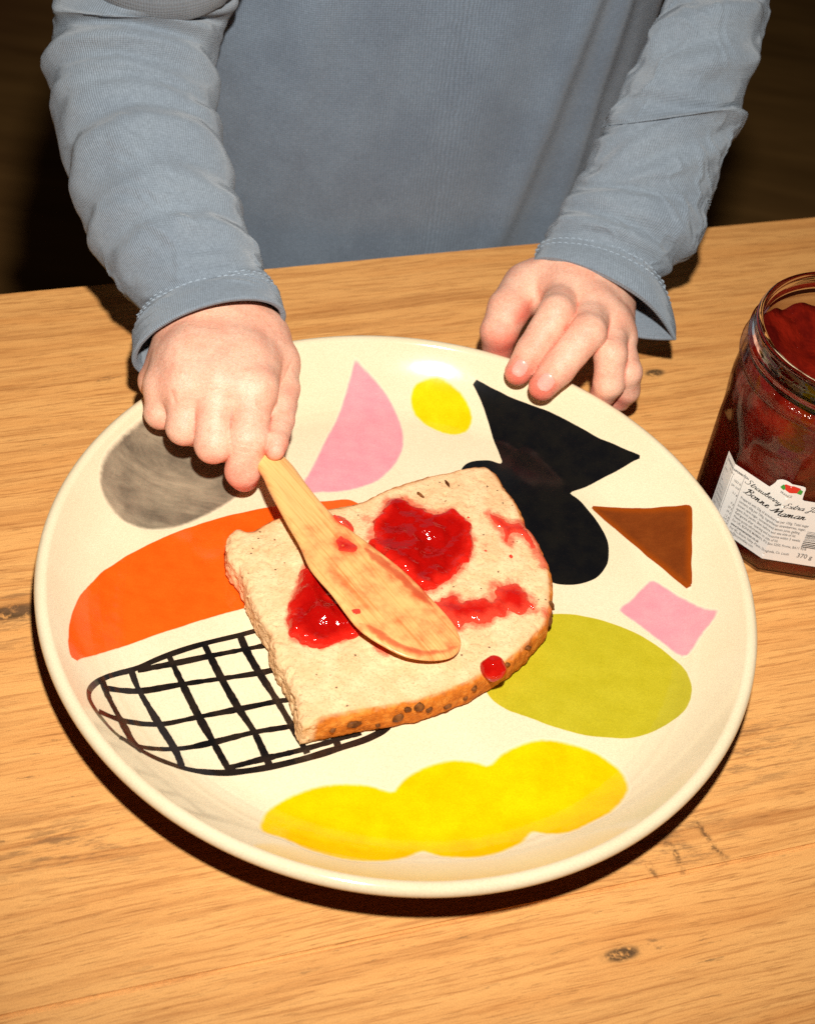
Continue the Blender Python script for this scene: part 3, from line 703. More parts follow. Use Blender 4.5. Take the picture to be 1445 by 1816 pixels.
knife_blob([(590, 962), (602, 955), (618, 962), (634, 976), (630, 986), (612, 986), (594, 980)], .010, 4, 'thin jam film on the middle of the blade')
_keep = m_jam_thin
t = NT('jam_film'); t.set(Roughness=.07, IOR=1.42); t.b.inputs['Base Color'].default_value = (.70, .12, .045, 1); m_jam_thin = t.m
t.l(t.math('MULTIPLY', t.maprange(t.math('MULTIPLY_ADD', t.math('SUBTRACT', t.noise(t.coord((100, 100, 100)), 3, 3), .5), .25, t.attr('edge')), -.01, .2), .6), t.b.inputs['Alpha'])
knife_blob([(632, 1106), (658, 1128), (690, 1148), (735, 1165), (780, 1167), (806, 1156), (812, 1146), (800, 1148), (760, 1154), (720, 1146), (690, 1130), (660, 1112)], .035, 11, 'wet orange-red jam film along the lower blade edge')
knife_blob([(640, 975), (668, 984), (700, 1010), (742, 1046), (770, 1078), (760, 1080), (728, 1056), (690, 1022), (655, 998)], .018, 14, 'thin jam film along the upper blade edge')
m_jam_thin = _keep
knife_blob([(622, 1083), (636, 1082), (639, 1090), (628, 1094)], .03, 8, 'small jam spot at the lower blade edge')

# ------------------------------------------------------------------ hands (signed distance fields, one continuous skin)
def cone(P, a, b, r1, r2):
    ba = b-a; L = max(float(ba @ ba), 1e-9); pa = P-a
    tt = np.clip((pa @ ba)/L, 0, 1)
    return np.linalg.norm(pa-tt[..., None]*ba, axis=-1)-(r1+(r2-r1)*tt)
def smin(a, b, k):
    hh = np.clip(.5+.5*(b-a)/k, 0, 1); return b+(a-b)*hh-k*hh*(1-hh)
def build_skin(groups, palm, h, creases):
    """palm: list of cones blended softly; groups: finger chains, each blended into the palm but kept apart from the others"""
    allp = np.array([q for g in groups for q in [s_[0] for s_ in g['c']]]+[q for s_ in palm for q in (s_[0], s_[1])])
    lo = allp.min(0)-2.3; hi = allp.max(0)+2.3
    n_ = np.ceil((hi-lo)/h).astype(int)
    D = np.full(n_, 9., np.float32)
    def box(p0, p1, m_):
        a = np.clip(np.floor((p0-m_-lo)/h).astype(int), 0, n_-1); b = np.clip(np.ceil((p1+m_-lo)/h).astype(int)+1, 1, n_)
        sl = tuple(slice(a[k], b[k]) for k in range(3))
        P = np.stack(np.meshgrid(*[(lo[k]+h*np.arange(a[k], b[k])).astype(np.float32) for k in range(3)], indexing='ij'), -1)
        return sl, P
    for (a, b, r1, r2) in palm:
        sl, P = box(np.minimum(a, b), np.maximum(a, b), max(r1, r2)+.7)
        D[sl] = smin(D[sl], cone(P, a, b, r1, r2), .55)
    palmD = D.copy(); ds = []
    for g in groups:
        c = g['c']; pp = np.array([q[0] for q in c]); rm_ = max(q[1] for q in c)
        sl, P = box(pp.min(0), pp.max(0), rm_+.6)
        d = np.full(P.shape[:3], 9., np.float32)
        for i in range(len(c)-1): d = smin(d, cone(P, c[i][0], c[i+1][0], c[i][1], c[i+1][1]), .16)
        D[sl] = smin(D[sl], smin(palmD[sl], d, g.get('k', .38)), .03)
    for (c, ax_, wd, rad, amp) in creases:
        sl, P = box(c, c, max(rad*2, wd*2.5))
        q = P-c.astype(np.float32); s_ = q @ ax_.astype(np.float32); lat = (q*q).sum(-1)-s_*s_
        D[sl] += (amp*np.exp(-(s_/wd)**2)*np.exp(-lat/rad**2)).astype(np.float32)
    near = np.abs(D) < .15; idx = np.argwhere(near); Pn = lo+h*idx
    D[near] += (.012*fbm(Pn*1.7, 2, 3)+.0025*fbm(Pn*11, 1, 9)).astype(np.float32)
    V, Q = surface_nets(D, lo, h)
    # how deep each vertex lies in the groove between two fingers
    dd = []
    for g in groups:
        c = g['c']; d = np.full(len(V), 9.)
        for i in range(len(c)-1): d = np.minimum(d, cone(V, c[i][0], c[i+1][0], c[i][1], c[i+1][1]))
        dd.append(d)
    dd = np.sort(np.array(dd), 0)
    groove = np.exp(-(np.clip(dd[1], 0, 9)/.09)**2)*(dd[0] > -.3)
    return V, Q, field_normals(V, Q), groove
def chain(*js): return [(U(x, y, z), r) for x, y, z, r in js]
def crease(px, py, z, pa, pb, wd=.05, rad=.5, amp=.035):
    return (U(px, py, z), nrm(U(*pb)-U(*pa)), wd, rad, amp)

HZ = .12
_U0 = U
def U(px, py, z): return _U0(px, py, z+HZ)      # heights of the hands are measured from half a centimetre up
# --- the hand that holds the spreader
rw = [U(330, 600, 4.7), U(375, 585, 5.0), U(430, 590, 4.8), U(462, 600, 4.4)]
rm = [U(295, 685, 4.3), U(335, 678, 4.9), U(388, 675, 5.2), U(447, 690, 5.0)]
palm_r = [(U(290, 400, 6.6), U(372, 560, 4.7), 1.9, 1.75)]
for a_, b_, r1, r2 in zip(rw, rm, (1.35, 1.45, 1.45, 1.2), (.78, .82, .86, .92)): palm_r.append((a_, b_, r1, r2))
palm_r += [(U(300, 650, 3.8), U(280, 676, 3.5), .95, .80), (U(400, 640, 3.9), U(390, 720, 3.4), 1.5, 1.2), (U(455, 615, 4.2), U(484, 645, 4.0), 1.2, 1.08)]
for i_, r_ in ((0, .76), (1, .80), (2, .86)): palm_r.append((rm[i_], rm[i_+1], r_, r_+.03))
palm_r.append((U(345, 640, 5.0), U(420, 645, 5.0), 1.35, 1.35))
for a_, b_ in (((300, 692, 4.2), (333, 694, 4.7)), ((333, 694, 4.7), (388, 697, 4.85)), ((388, 697, 4.85), (442, 702, 4.75))): palm_r.append((U(*a_), U(*b_), .62, .66))
fing_r = [
    dict(c=chain((445, 690, 5.0, .86), (440, 780, 4.05, .80), (431, 836, 2.85, .68), (433, 846, 2.4, .58)), k=.30),
    dict(c=chain((388, 675, 5.2, .80), (379, 788, 3.9, .73), (392, 792, 2.6, .6), (410, 760, 2.5, .6)), k=.30),
    dict(c=chain((335, 678, 4.9, .76), (327, 758, 3.8, .70), (342, 766, 2.6, .56), (366, 740, 2.5, .5)), k=.30),
    dict(c=chain((295, 685, 4.3, .70), (286, 731, 3.5, .66), (302, 738, 2.6, .52), (330, 720, 2.6, .5)), k=.30),
    dict(c=chain((486, 648, 4.0, 1.02), (499, 690, 3.9, .74), (496, 745, 3.85, .58), (489, 785, 4.0, .46), (488, 799, 3.95, .40)), k=.3)]
cre_r = [crease(430, 796, 4.6, (440, 780, 4.05), (432, 838, 2.75), .05, .55, .05), crease(428, 806, 4.3, (440, 780, 4.05), (432, 838, 2.75), .04, .5, .03),
    crease(414, 705, 5.8, (385, 675, 5.2), (447, 690, 5.0), .12, .35, .05), crease(355, 700, 5.6, (330, 678, 4.9), (385, 675, 5.2), .10, .32, .05), crease(308, 705, 5.0, (292, 685, 4.3), (330, 678, 4.9), .09, .30, .05),
    crease(512, 660, 4.9, (470, 640, 4.4), (520, 668, 3.9), .06, .7, .10), crease(502, 690, 4.8, (470, 680, 4.4), (520, 700, 3.9), .06, .55, .10)]
VR, QR, NR, GR = build_skin(fing_r, palm_r, .060, cre_r)
HZ = .5
# --- the hand on the plate's rim
lw = [U(975, 500, 3.9), U(1020, 500, 4.2), U(1060, 520, 4.0), U(1085, 545, 3.5)]
lm = [U(1000, 525, 4.2), U(1050, 548, 4.3), U(1080, 575, 4.0), U(1096, 600, 3.5)]
palm_l = [(U(1130, 390, 5.4), U(1035, 492, 4.0), 1.7, 1.55)]
for a_, b_, r1, r2 in zip(lw, lm, (1.2, 1.3, 1.2, 1.05), (.88, .88, .80, .68)): palm_l.append((a_, b_, r1, r2))
palm_l += [(U(990, 520, 3.2), U(1070, 585, 2.8), 1.05, .85), (U(975, 500, 3.6), U(938, 512, 3.4), 1.1, .98)]
for i_, r_ in ((0, .84), (1, .80), (2, .72)): palm_l.append((lm[i_], lm[i_+1], r_, r_-.04))
fing_l = [
    dict(c=chain((1000, 525, 4.2, .84), (986, 556, 4.9, .78), (944, 624, 3.7, .72), (918, 660, 3.0, .57)), k=.25),
    dict(c=chain((1050, 548, 4.3, .84), (1042, 590, 4.8, .78), (990, 652, 3.7, .73), (961, 686, 3.0, .59)), k=.25),
    dict(c=chain((1080, 575, 4.0, .78), (1082, 628, 4.0, .70), (1079, 680, 2.9, .65), (1064, 708, 1.9, .54)), k=.25),
    dict(c=chain((1096, 600, 3.5, .66), (1113, 660, 3.2, .60), (1110, 692, 2.2, .56), (1098, 710, 1.5, .48)), k=.22),
    dict(c=chain((934, 508, 3.4, 1.04), (902, 548, 3.3, .92), (885, 588, 2.7, .82), (881, 622, 1.7, .66)), k=.5)]
ai = ((986, 556, 5.0), (944, 624, 3.65)); am = ((1042, 590, 4.9), (990, 652, 3.65))
cre_l = [crease(982, 566, 5.6, *ai, .04, .45, .035), crease(978, 574, 5.5, *ai, .035, .4, .03), crease(946, 620, 4.3, *ai, .04, .4, .03), crease(951, 612, 4.4, *ai, .03, .35, .02),
    crease(1038, 600, 5.5, *am, .04, .45, .03), crease(1032, 608, 5.4, *am, .03, .4, .025), crease(994, 648, 4.3, *am, .04, .4, .025),
    crease(932, 535, 4.3, (912, 535, 3.6), (952, 540, 3.9), .06, .6, .16), crease(1066, 560, 5.1, (1050, 548, 4.3), (1080, 575, 4.0), .09, .3, .04)]
VL, QL, NL, GL = build_skin(fing_l, palm_l, .056, cre_l)

def redness(V, pts, HZ):
    s = np.zeros(len(V))
    for (px, py, z, r, a) in pts: s = np.maximum(s, a*np.exp(-((V-_U0(px, py, z+HZ))**2).sum(1)/(r*r)))
    return s
red_r = redness(VR, [(434, 850, 2.4, 1.0, 1.0), (488, 798, 3.9, .55, .9), (380, 818, 3.2, .8, .45), (328, 782, 3.2, .7, .4), (290, 750, 3.2, .7, .35), (425, 722, 5.6, .45, .35), (505, 690, 4.6, .5, .4), (410, 800, 4.2, .5, .2)], .12)
red_l = redness(VL, [(918, 664, 3.1, .75, 1.0), (961, 690, 3.1, .8, 1.0), (890, 615, 2.4, 1.0, .8), (932, 560, 3.6, .7, .8), (982, 552, 5.4, .5, .35), (1045, 585, 5.4, .5, .25), (1062, 700, 2.2, .8, .6), (1100, 712, 1.8, .7, .6), (985, 615, 4.0, .6, .4), (1005, 665, 3.8, .5, .4)], .5)
# sleeve stations: left x, y, right x, y (where the silhouette runs), height, depth ratio
ST_R = [(239, 652, 503, 553, 4.85, .67), (243, 610, 494, 532, 5.05, .68), (252, 575, 482, 508, 5.25, .69), (248, 556, 473, 486, 5.45, .70), (212, 512, 464, 462, 5.9, .73), (166, 432, 441, 408, 6.6, .78), (134, 352, 412, 330, 7.4, .85), (106, 268, 398, 252, 8.2, .85), (92, 178, 384, 190, 9.1, .85), (90, 112, 382, 122, 10.1, .85), (102, 42, 392, 58, 11.3, .85), (108, -12, 418, 8, 12.4, .85), (120, -90, 440, -62, 14.2, .85), (150, -200, 475, -150, 17, .85)]
ST_L = [(946, 466, 1196, 603, 4.3, .45), (950, 456, 1192, 566, 4.5, .50), (957, 438, 1166, 506, 4.7, .60), (968, 418, 1176, 484, 5.0, .66), (985, 388, 1232, 442, 5.6, .72), (1012, 340, 1254, 360, 6.6, .75), (1045, 272, 1278, 280, 8.0, .78), (1066, 236, 1316, 205, 9.0, .8), (1092, 186, 1320, 158, 10.0, .8), (1135, 98, 1350, 82, 11.6, .8), (1178, 8, 1362, 10, 13.0, .8), (1205, -80, 1368, -60, 14.6, .8), (1220, -200, 1385, -160, 17.2, .8)]
# coarse rest of the body under the clothes
U = _U0
TB = U(690, 452, 0)+E2*9.5+E1*2.7; TB[2] = 0
for st_, sh in ((ST_R, -8.0), (ST_L, 8.0)):
    q_ = TB+E1*sh+E2*1.5+np.array([0, 0, 22.]); x_, y_ = PJ(q_); st_.append((x_-110, y_, x_+110, y_, 22., .9))
def coarse_body():
    c = lambda a, b, z: TB+E1*a+E2*b+np.array([0, 0, z])
    segs = [(c(0, 1, -30), c(0, 1, -8), 7.0, 6.5), (c(0, 1, -8), c(0, 1, 20), 6.3, 6.2), (c(-5, 1.5, 22), c(5, 1.5, 22), 3.4, 3.4), (c(0, 1.5, 24), c(0, 1, 33), 3.4, 3.0),
            (c(-4.2, 1, -28), c(-4.5, 1, -71), 4.6, 3.0), (c(4.2, 1, -28), c(4.5, 1, -71), 4.6, 3.0), (c(-4.5, 1, -71), c(-5, -6, -72), 2.4, 2.0), (c(4.5, 1, -71), c(5, -6, -72), 2.4, 2.0)]
    for st_, sh in ((ST_R, -6), (ST_L, 6)):
        cs = [_U0((q[0]+q[2])/2, (q[1]+q[3])/2, q[4]) for q in st_[5:]]+[c(sh, 1.5, 22)]
        segs += [(cs[i], cs[i+1], 1.25, 1.25) for i in range(len(cs)-1)]
    al = np.array([q for s in segs for q in s[:2]]); lo = al.min(0)-9; hi = al.max(0)+9; hh = .9
    n_ = np.ceil((hi-lo)/hh).astype(int)
    P = np.stack(np.meshgrid(*[lo[k]+hh*np.arange(n_[k]) for k in range(3)], indexing='ij'), -1)
    D = np.full(P.shape[:3], 9.)
    for s in segs: D = smin(D, cone(P, *s), 1.2)
    return surface_nets(D.astype(np.float32), lo, hh)
VB, QB = coarse_body()

t = NT('skin'); t.set(Roughness=.46, Subsurface_Weight=.14, Subsurface_Scale=.003, IOR=1.4)
t.b.inputs['Subsurface Radius'].default_value = (1, .32, .16); t.b.inputs['Specular IOR Level'].default_value = .42
v = t.coord((100, 100, 100)); rd = t.attr('red')
n1 = t.noise(v, .9, 4, .6); n2 = t.noise(v, 11, 3, .65)
sk = t.mix(t.maprange(n1, .35, .68), srgb(239, 187, 161), srgb(232, 169, 143))
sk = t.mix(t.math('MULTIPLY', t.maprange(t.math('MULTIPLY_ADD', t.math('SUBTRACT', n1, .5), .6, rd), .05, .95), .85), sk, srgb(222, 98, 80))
bl = t.noise(v, 3.2, 4, .65)
sk = t.mix(t.math('MULTIPLY', t.maprange(bl, .52, .72), .35), sk, srgb(226, 136, 108))
sk = t.mix(.42, sk, t.ramp(n2, [(.3, (.7, .62, .56)), (.65, (1.16, 1.16, 1.16))]), 'MULTIPLY')
vo = t.n('ShaderNodeTexVoronoi'); vo.inputs['Scale'].default_value = 16; t.l(v, vo.inputs['Vector'])
t.out(sk, t.bump(t.math('ADD', t.math('MULTIPLY', vo.outputs['Distance'], .5), n2), .28, .0006)); m_skin = t.m
nR, nL = len(VR), len(VL)
Vall = np.vstack([VR, VL, VB]); Qall = np.vstack([QR, QL+nR, QB+nR+nL])
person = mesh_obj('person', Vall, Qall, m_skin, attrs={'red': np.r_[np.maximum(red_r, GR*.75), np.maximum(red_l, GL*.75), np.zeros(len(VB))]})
tag(person, 'child in a grey-blue jersey spreading jam with one fist and steadying the plate', 'person')
# nails
t = NT('nail'); t.set(Roughness=.3, Subsurface_Weight=.2, Subsurface_Scale=.002, IOR=1.45)
t.out(t.mix(t.noise(t.coord((100, 100, 100)), 3, 2), srgb(242, 176, 160), srgb(236, 156, 142))); m_nail = t.m
def nail(V, Q, N, px, py, tipdir, lng, wid, lift=.028):
    d_ = V-CC; k = d_ @ CW; x = PW/2+F*(d_ @ CR)/k; y = PH/2-F*(d_ @ CU)/k
    fac = (N @ CW) < .3
    rr_ = np.hypot(x-px, y-py)+np.where(fac, 0, 99); ok = np.where(rr_ < rr_.min()+3)[0]; i = ok[k[ok].argmin()]
    c, n_ = V[i], N[np.where((np.linalg.norm(V-V[i], axis=1) < .18))[0]].mean(0); n_ = nrm(n_)
    ax_ = nrm(tipdir-n_*(tipdir @ n_)); lt = np.cross(n_, ax_)
    q = V-c; u = q @ ax_; vv = q @ lt; hgt = q @ n_
    rho = (np.abs(u/lng)**2.6+np.abs(vv/wid)**2.6)
    sel = (rho < 1.15) & (hgt > -.45) & ((N @ n_) > .1)
    f_ = sel[Q].all(1); qq = Q[f_]; uq, inv = np.unique(qq, return_inverse=True)
    r_ = rho[uq]; off = lift*np.clip(1.25-r_**3, -1.2, 1.25)
    mesh_obj('fingernail', V[uq]+N[uq]*off[:, None], inv.reshape(qq.shape), m_nail, person)
nail(VL, QL, NL, 920, 656, U(905, 682, 2.9)-U(944, 624, 3.65), .36, .30)
nail(VL, QL, NL, 965, 681, U(945, 705, 2.9)-U(990, 652, 3.65), .38, .32)

# ------------------------------------------------------------------ the jersey
def fabric(name, base, dark, rib=1.0, stainy=False):
    t = NT(name); t.set(Roughness=.92, Sheen_Weight=.25, Sheen_Roughness=.5); t.b.inputs['Specular IOR Level'].default_value = .1
    uv = t.n('ShaderNodeUVMap'); sep = t.n('ShaderNodeSeparateXYZ'); t.l(uv.outputs[0], sep.inputs[0])
    v = t.coord((100, 100, 100))
    wob = t.noise(v, 1.4, 2)
    u = t.math('MULTIPLY_ADD', wob, .12, sep.outputs[0])
    ribs = t.math('SINE', t.math('MULTIPLY', u, 2*math.pi/.095))
    cours = t.math('SINE', t.math('MULTIPLY', sep.outputs[1], 2*math.pi/.10))
    n1 = t.noise(v, .35, 4, .6); n2 = t.noise(v, 14, 3, .7); n3 = t.noise(v, 5, 3, .65)
    col = t.mix(t.maprange(n1, .3, .7), base, dark)
    col = t.mix(.5, col, t.ramp(n2, [(.3, (.6, .6, .6)), (.7, (1.3, 1.3, 1.3))]), 'MULTIPLY')
    col = t.mix(.3, col, t.ramp(n3, [(.3, (.75, .75, .75)), (.7, (1.18, 1.18, 1.18))]), 'MULTIPLY')
    col = t.mix(t.math('MULTIPLY', t.maprange(ribs, -1, .2, 1, 0), .28*rib), col, tuple(c*.45 for c in base))
    if stainy:
        s1 = t.n('ShaderNodeTexVoronoi'); s1.inputs['Scale'].default_value = .16; t.l(t.coord((100, 100, 100), (0, 0, 0), (3.3, 1.7, 0.4)), s1.inputs['Vector'])
        dst = t.math('MULTIPLY_ADD', t.math('SUBTRACT', n3, .5), .12, s1.outputs['Distance'])
        col = t.mix(t.math('MULTIPLY', t.maprange(dst, .02, .05, 1, 0), .30), col, srgb(168, 132, 84))
    h = t.math('ADD', t.math('MULTIPLY', ribs, .5*rib), t.math('ADD', t.math('MULTIPLY', cours, .18), t.math('MULTIPLY', n2, .8)))
    return t.out(col, t.bump(h, .45, .0007))
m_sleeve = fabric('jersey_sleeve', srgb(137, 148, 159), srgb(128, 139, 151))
m_body_dimmed = fabric('jersey_body_dimmed', srgb(117, 130, 145), srgb(107, 119, 134), 1.0, True)  # same cloth as the sleeves; weaker flash on the torso put into colour

NTH = 180
def interp_st(st, n):
    st = np.array(st, float); m = len(st)
    s = np.linspace(0, m-1, n); out = np.zeros((n, st.shape[1]))
    cr = crom(st, 40, False); ss = np.linspace(0, m-1, len(cr))
    for k in range(st.shape[1]): out[:, k] = np.interp(s, ss, cr[:, k])
    return out
def sleeve_surface(st, n, ratio, folds, nz_amp, seed, t0=0., t1=1., off=0., cufft=None, pinch=0.):
    A = interp_st(st, n)
    L = np.zeros((n, 3)); R = np.zeros((n, 3))
    for i, (lx, ly, rx, ry, z, _) in enumerate(A):
        dp = depth(U((lx+rx)/2, (ly+ry)/2, z)); L[i] = UD(lx, ly, dp); R[i] = UD(rx, ry, dp)
    C = (L+R)/2; a_ = (R-L)/2
    tg = np.gradient(C, axis=0)
    for _ in range(12): tg = np.vstack([tg[:1], (tg[:-2]+2*tg[1:-1]+tg[2:])/4, tg[-1:]])
    nn = np.cross(a_, tg); nn /= np.linalg.norm(nn, axis=1)[:, None]
    if (nn[20] @ CW) > 0: nn = -nn
    bl = np.linalg.norm(a_, axis=1)*A[:, 5]
    th = np.linspace(0, 2*np.pi, NTH, endpoint=False); tt = np.linspace(t0, t1, n)
    ct, sn_ = np.cos(th), np.sin(th)
    pin = pinch*np.clip(1-tt/.12, 0, 1)[:, None]*np.clip(ct, 0, 1)[None]
    P = C[:, None]+a_[:, None]*ct[None, :, None]+(nn*bl[:, None])[:, None]*(sn_[None]*np.abs(sn_[None]+1e-6)**pin)[..., None]
    # outward
    O = a_[:, None]*ct[None, :, None]/np.linalg.norm(a_, axis=1)[:, None, None]+nn[:, None]*sn_[None, :, None]
    O /= np.linalg.norm(O, axis=-1)[..., None]
    TT, TH = np.meshgrid(tt, th, indexing='ij')
    disp = np.zeros_like(TT)
    for f in folds:
        # f: list of (theta/pi, t) control points across the sleeve, amplitude, width
        pts, amp, wd = f
        x = np.array([p[0] for p in pts])*np.pi; y = np.array([p[1] for p in pts])
        thw = np.where(TH > 1.5*np.pi, TH-2*np.pi, TH)
        tc = np.interp(thw, x, y)
        # smooth the polyline a little by a parabola-like ease
        win = sstep(x[0]-.25, x[0]+.25, thw)*(1-sstep(x[-1]-.25, x[-1]+.25, thw))
        d = (TT-tc)/wd
        disp += amp*win*(np.exp(-d*d)-.85*np.exp(-((d-1.45)/.75)**2))
    q = np.stack([TT*14+seed, np.cos(TH)*1.1, np.sin(TH)*1.1], -1)
    disp = disp*.72
    disp += nz_amp*1.1*fbm(q, 3, seed)+nz_amp*.45*fbm(q*np.array([2.6, 1.4, 1.4])+5, 2, seed+3)
    # thin irregular creases, running slantwise
    q2 = np.stack([TT*26+np.cos(TH+.7)*2.2+seed, np.cos(TH)*1.5+.37, np.sin(TH)*1.5+4.21], -1)
    q2 = q2+.7*np.stack([fbm(q2*.7+3, 2, seed+21), fbm(q2*.7+31, 2, seed+22), fbm(q2*.7+57, 2, seed+23)], -1)
    rg_ = np.clip(1-np.abs(fbm(q2, 2, seed+11))*2.6, 0, 1)**2; mk_ = sstep(-.1, .5, fbm(q*np.array([.45, 1.2, 1.2])+9, 2, seed+15))
    disp += .13*rg_*mk_
    if cufft is not None: disp *= sstep(cufft[0], cufft[1], TT)*.85+.15
    P = P+O*(disp+off)[..., None]
    ln = np.r_[0, np.cumsum(np.linalg.norm(np.diff(C, axis=0), axis=1))]
    per = np.linalg.norm(a_, axis=1).mean()
    UVv = np.stack(np.broadcast_arrays((TH*per), ln[:, None]), -1)
    return P, O, UVv
def grid_faces(n, m, wrap=True):
    i, j = np.meshgrid(np.arange(n-1), np.arange(m if wrap else m-1), indexing='ij'); j2 = (j+1) % m
    return np.stack([i*m+j, i*m+j2, (i+1)*m+j2, (i+1)*m+j], -1).reshape(-1, 4)

# torso
NZ, NA = 220, 320
zz = np.linspace(-20, 33, NZ); aa = np.linspace(0, 2*np.pi, NA, endpoint=False)
hw = np.interp(zz, [-20, -6, 3, 12, 20, 26, 30, 33], [12.9, 12.7, 12.7, 13.0, 13.0, 11.5, 7.8, 4.4]); hd = np.interp(zz, [-20, -6, 3, 12, 20, 26, 30, 33], [8.6, 8.6, 8.3, 7.6, 7.0, 6.4, 5.2, 4.2])
for _ in range(10): hw[1:-1] = (hw[:-2]+2*hw[1:-1]+hw[2:])/4; hd[1:-1] = (hd[:-2]+2*hd[1:-1]+hd[2:])/4
ZZ, AA = np.meshgrid(zz, aa, indexing='ij')
ex = 2/2.35
cx_ = np.sign(np.cos(AA))*np.abs(np.cos(AA))**ex*hw[:, None]; cy_ = np.sign(np.sin(AA))*np.abs(np.sin(AA))**ex*hd[:, None]
q = np.stack([cx_*.10, cy_*.10, ZZ*.045], -1)
disp = .38*fbm(q, 3, 61)+.10*fbm(q*np.array([4, 4, 2.5])+3, 2, 65)
# two slack folds falling from the right-hand armpit
for x0, x1, amp, wd in ((6.4, 3.0, .42, .8), (8.6, 6.2, .35, .7), (-6.5, -8.5, .25, .9)):
    xc = x0+(x1-x0)*(12-ZZ)/14
    disp += amp*np.exp(-((cx_-xc)/wd)**2)*(cy_ < 0)*sstep(-8, 2, ZZ)
nrm2 = np.stack([cx_/hw[:, None]**2, cy_/hd[:, None]**2], -1); nrm2 /= np.linalg.norm(nrm2, axis=-1)[..., None]+1e-9
px_, py_ = cx_+disp*nrm2[..., 0], cy_+disp*nrm2[..., 1]
PT = TB+px_[..., None]*E1+py_[..., None]*E2+ZZ[..., None]*np.array([0, 0, 1.])
sweater = mesh_obj('jersey', PT.reshape(-1, 3), grid_faces(NZ, NA), m_body_dimmed, person, uv=np.stack([(AA*10), ZZ], -1).reshape(-1, 2))
sweater['label'] = 'plain grey-blue cotton jersey with small food stains on the front'
md = sweater.modifiers.new('thickness', 'SOLIDIFY'); md.thickness = .12*S; md.offset = -1

def ring_stitch(P, O, i0, name='stitching', sl=.20, gap=.09, lift=.035):
    """short thread dashes along row i0 of a sleeve surface"""
    row = P[i0]; on = O[i0]; m = len(row)
    s = np.r_[0, np.cumsum(np.linalg.norm(np.diff(np.vstack([row, row[:1]]), axis=0), axis=1))]; tot = s[-1]
    Vv, Ff = [], []
    def at(x): x = x % tot; return np.array([np.interp(x, s, np.r_[row[:, k], row[0, k]]) for k in range(3)]), nrm(np.array([np.interp(x, s, np.r_[on[:, k], on[0, k]]) for k in range(3)]))
    x = 0
    while x < tot:
        b = len(Vv); K_ = 5
        for j in range(K_):
            c, o_ = at(x+sl*j/(K_-1)); c2, _ = at(x+sl*j/(K_-1)+.02); tg = nrm(c2-c); sd = np.cross(tg, o_)
            rad = .035*(.55+.45*math.sin(math.pi*(j+.3)/(K_-.4)))
            for a in np.linspace(0, 2*np.pi, 6, endpoint=False): Vv.append(c+o_*(lift*math.sin(math.pi*j/(K_-1))*.8+math.sin(a)*rad)+sd*math.cos(a)*rad)
        for j in range(K_-1):
            for a in range(6): Ff.append((b+j*6+a, b+j*6+(a+1) % 6, b+(j+1)*6+(a+1) % 6, b+(j+1)*6+a))
        x += sl+gap
    return Vv, Ff
t = NT('thread'); t.set(Roughness=.8); t.out(t.mix(t.noise(t.coord((100, 100, 100)), 5, 2), srgb(128, 142, 158), srgb(168, 180, 190))); m_thread = t.m

def make_sleeve(st, ncuff, folds, seed, lab, cuff_lab, pinch=0., ratio=.85, nz=.10):
    n = 330; P, O, uvv = sleeve_surface(st, n, ratio, folds, nz, seed, cufft=(.02, .16), pinch=pinch)
    i0 = int(ncuff*n)
    k0 = max(i0-3, 0)
    o = mesh_obj('sleeve', P[k0:].reshape(-1, 3), grid_faces(n-k0, NTH), m_sleeve, sweater, uv=uvv[k0:].reshape(-1, 2), recalc=False)
    o['label'] = lab
    # cuff: a folded hem, thicker than the sleeve, rolled over at the lip
    rows = [P[i]+O[i]*(.055*float(sstep(0, 3, min(i, i0-i+0.0)))+.015) for i in range(0, i0+1)]
    lip = P[0]-(P[2]-P[0])*.0
    inner = [P[0]-O[0]*.03-(P[3]-P[0])*.10, P[0]-O[0]*.12]+[P[i]-O[i]*.16 for i in range(2, i0, 2)]
    allr = np.array(inner[::-1]+rows)
    uvc = np.stack([np.broadcast_to(uvv[0, :, 0], allr.shape[:2]), np.broadcast_to((np.arange(len(allr))*.05)[:, None], allr.shape[:2])], -1)
    c = mesh_obj('cuff', allr.reshape(-1, 3), grid_faces(len(allr), NTH), m_sleeve, sweater, uv=uvc.reshape(-1, 2)); c['label'] = cuff_lab
    Vs, Fs = [], []
    for ii in (int(i0*.82), int(i0*.66)):
        a, b = ring_stitch(P+O*.085, O, ii); off = len(Vs); Vs += a; Fs += [tuple(q+off for q in f) for f in b]
    mesh_obj('stitching', Vs, Fs, m_thread, sweater)
    return P, O
def tt_of(st, k): return k/(len(st)-1)
f_r = [([(.10, .70), (.35, .73), (.6, .745), (.85, .735)], .46, .030), ([(-.05, .60), (.18, .645), (.5, .675), (.75, .665), (1.0, .62)], .40, .026), ([(.2, .575), (.5, .60), (.85, .575)], .16, .020),
       ([(-.05, .44), (.2, .475), (.45, .485), (.75, .455), (1.0, .41)], .32, .024), ([(.1, .39), (.4, .41), (.8, .385)], .13, .018), ([(.0, .315), (.3, .335), (.6, .325), (.85, .30)], .22, .018), ([(.15, .53), (.45, .545), (.8, .52)], .14, .018),
       ([(.0, .79), (.4, .80), (.9, .77)], .40, .025), ([(.3, .275), (.5, .28), (.8, .27)], .10, .012), ([(.55, .36), (.75, .37), (1.05, .34)], .16, .014), ([(.65, .56), (.85, .56), (1.1, .54)], .20, .016), ([(-.15, .40), (0, .40), (.2, .385)], .18, .015), ([(-.1, .54), (.05, .54), (.25, .52)], .16, .014)]
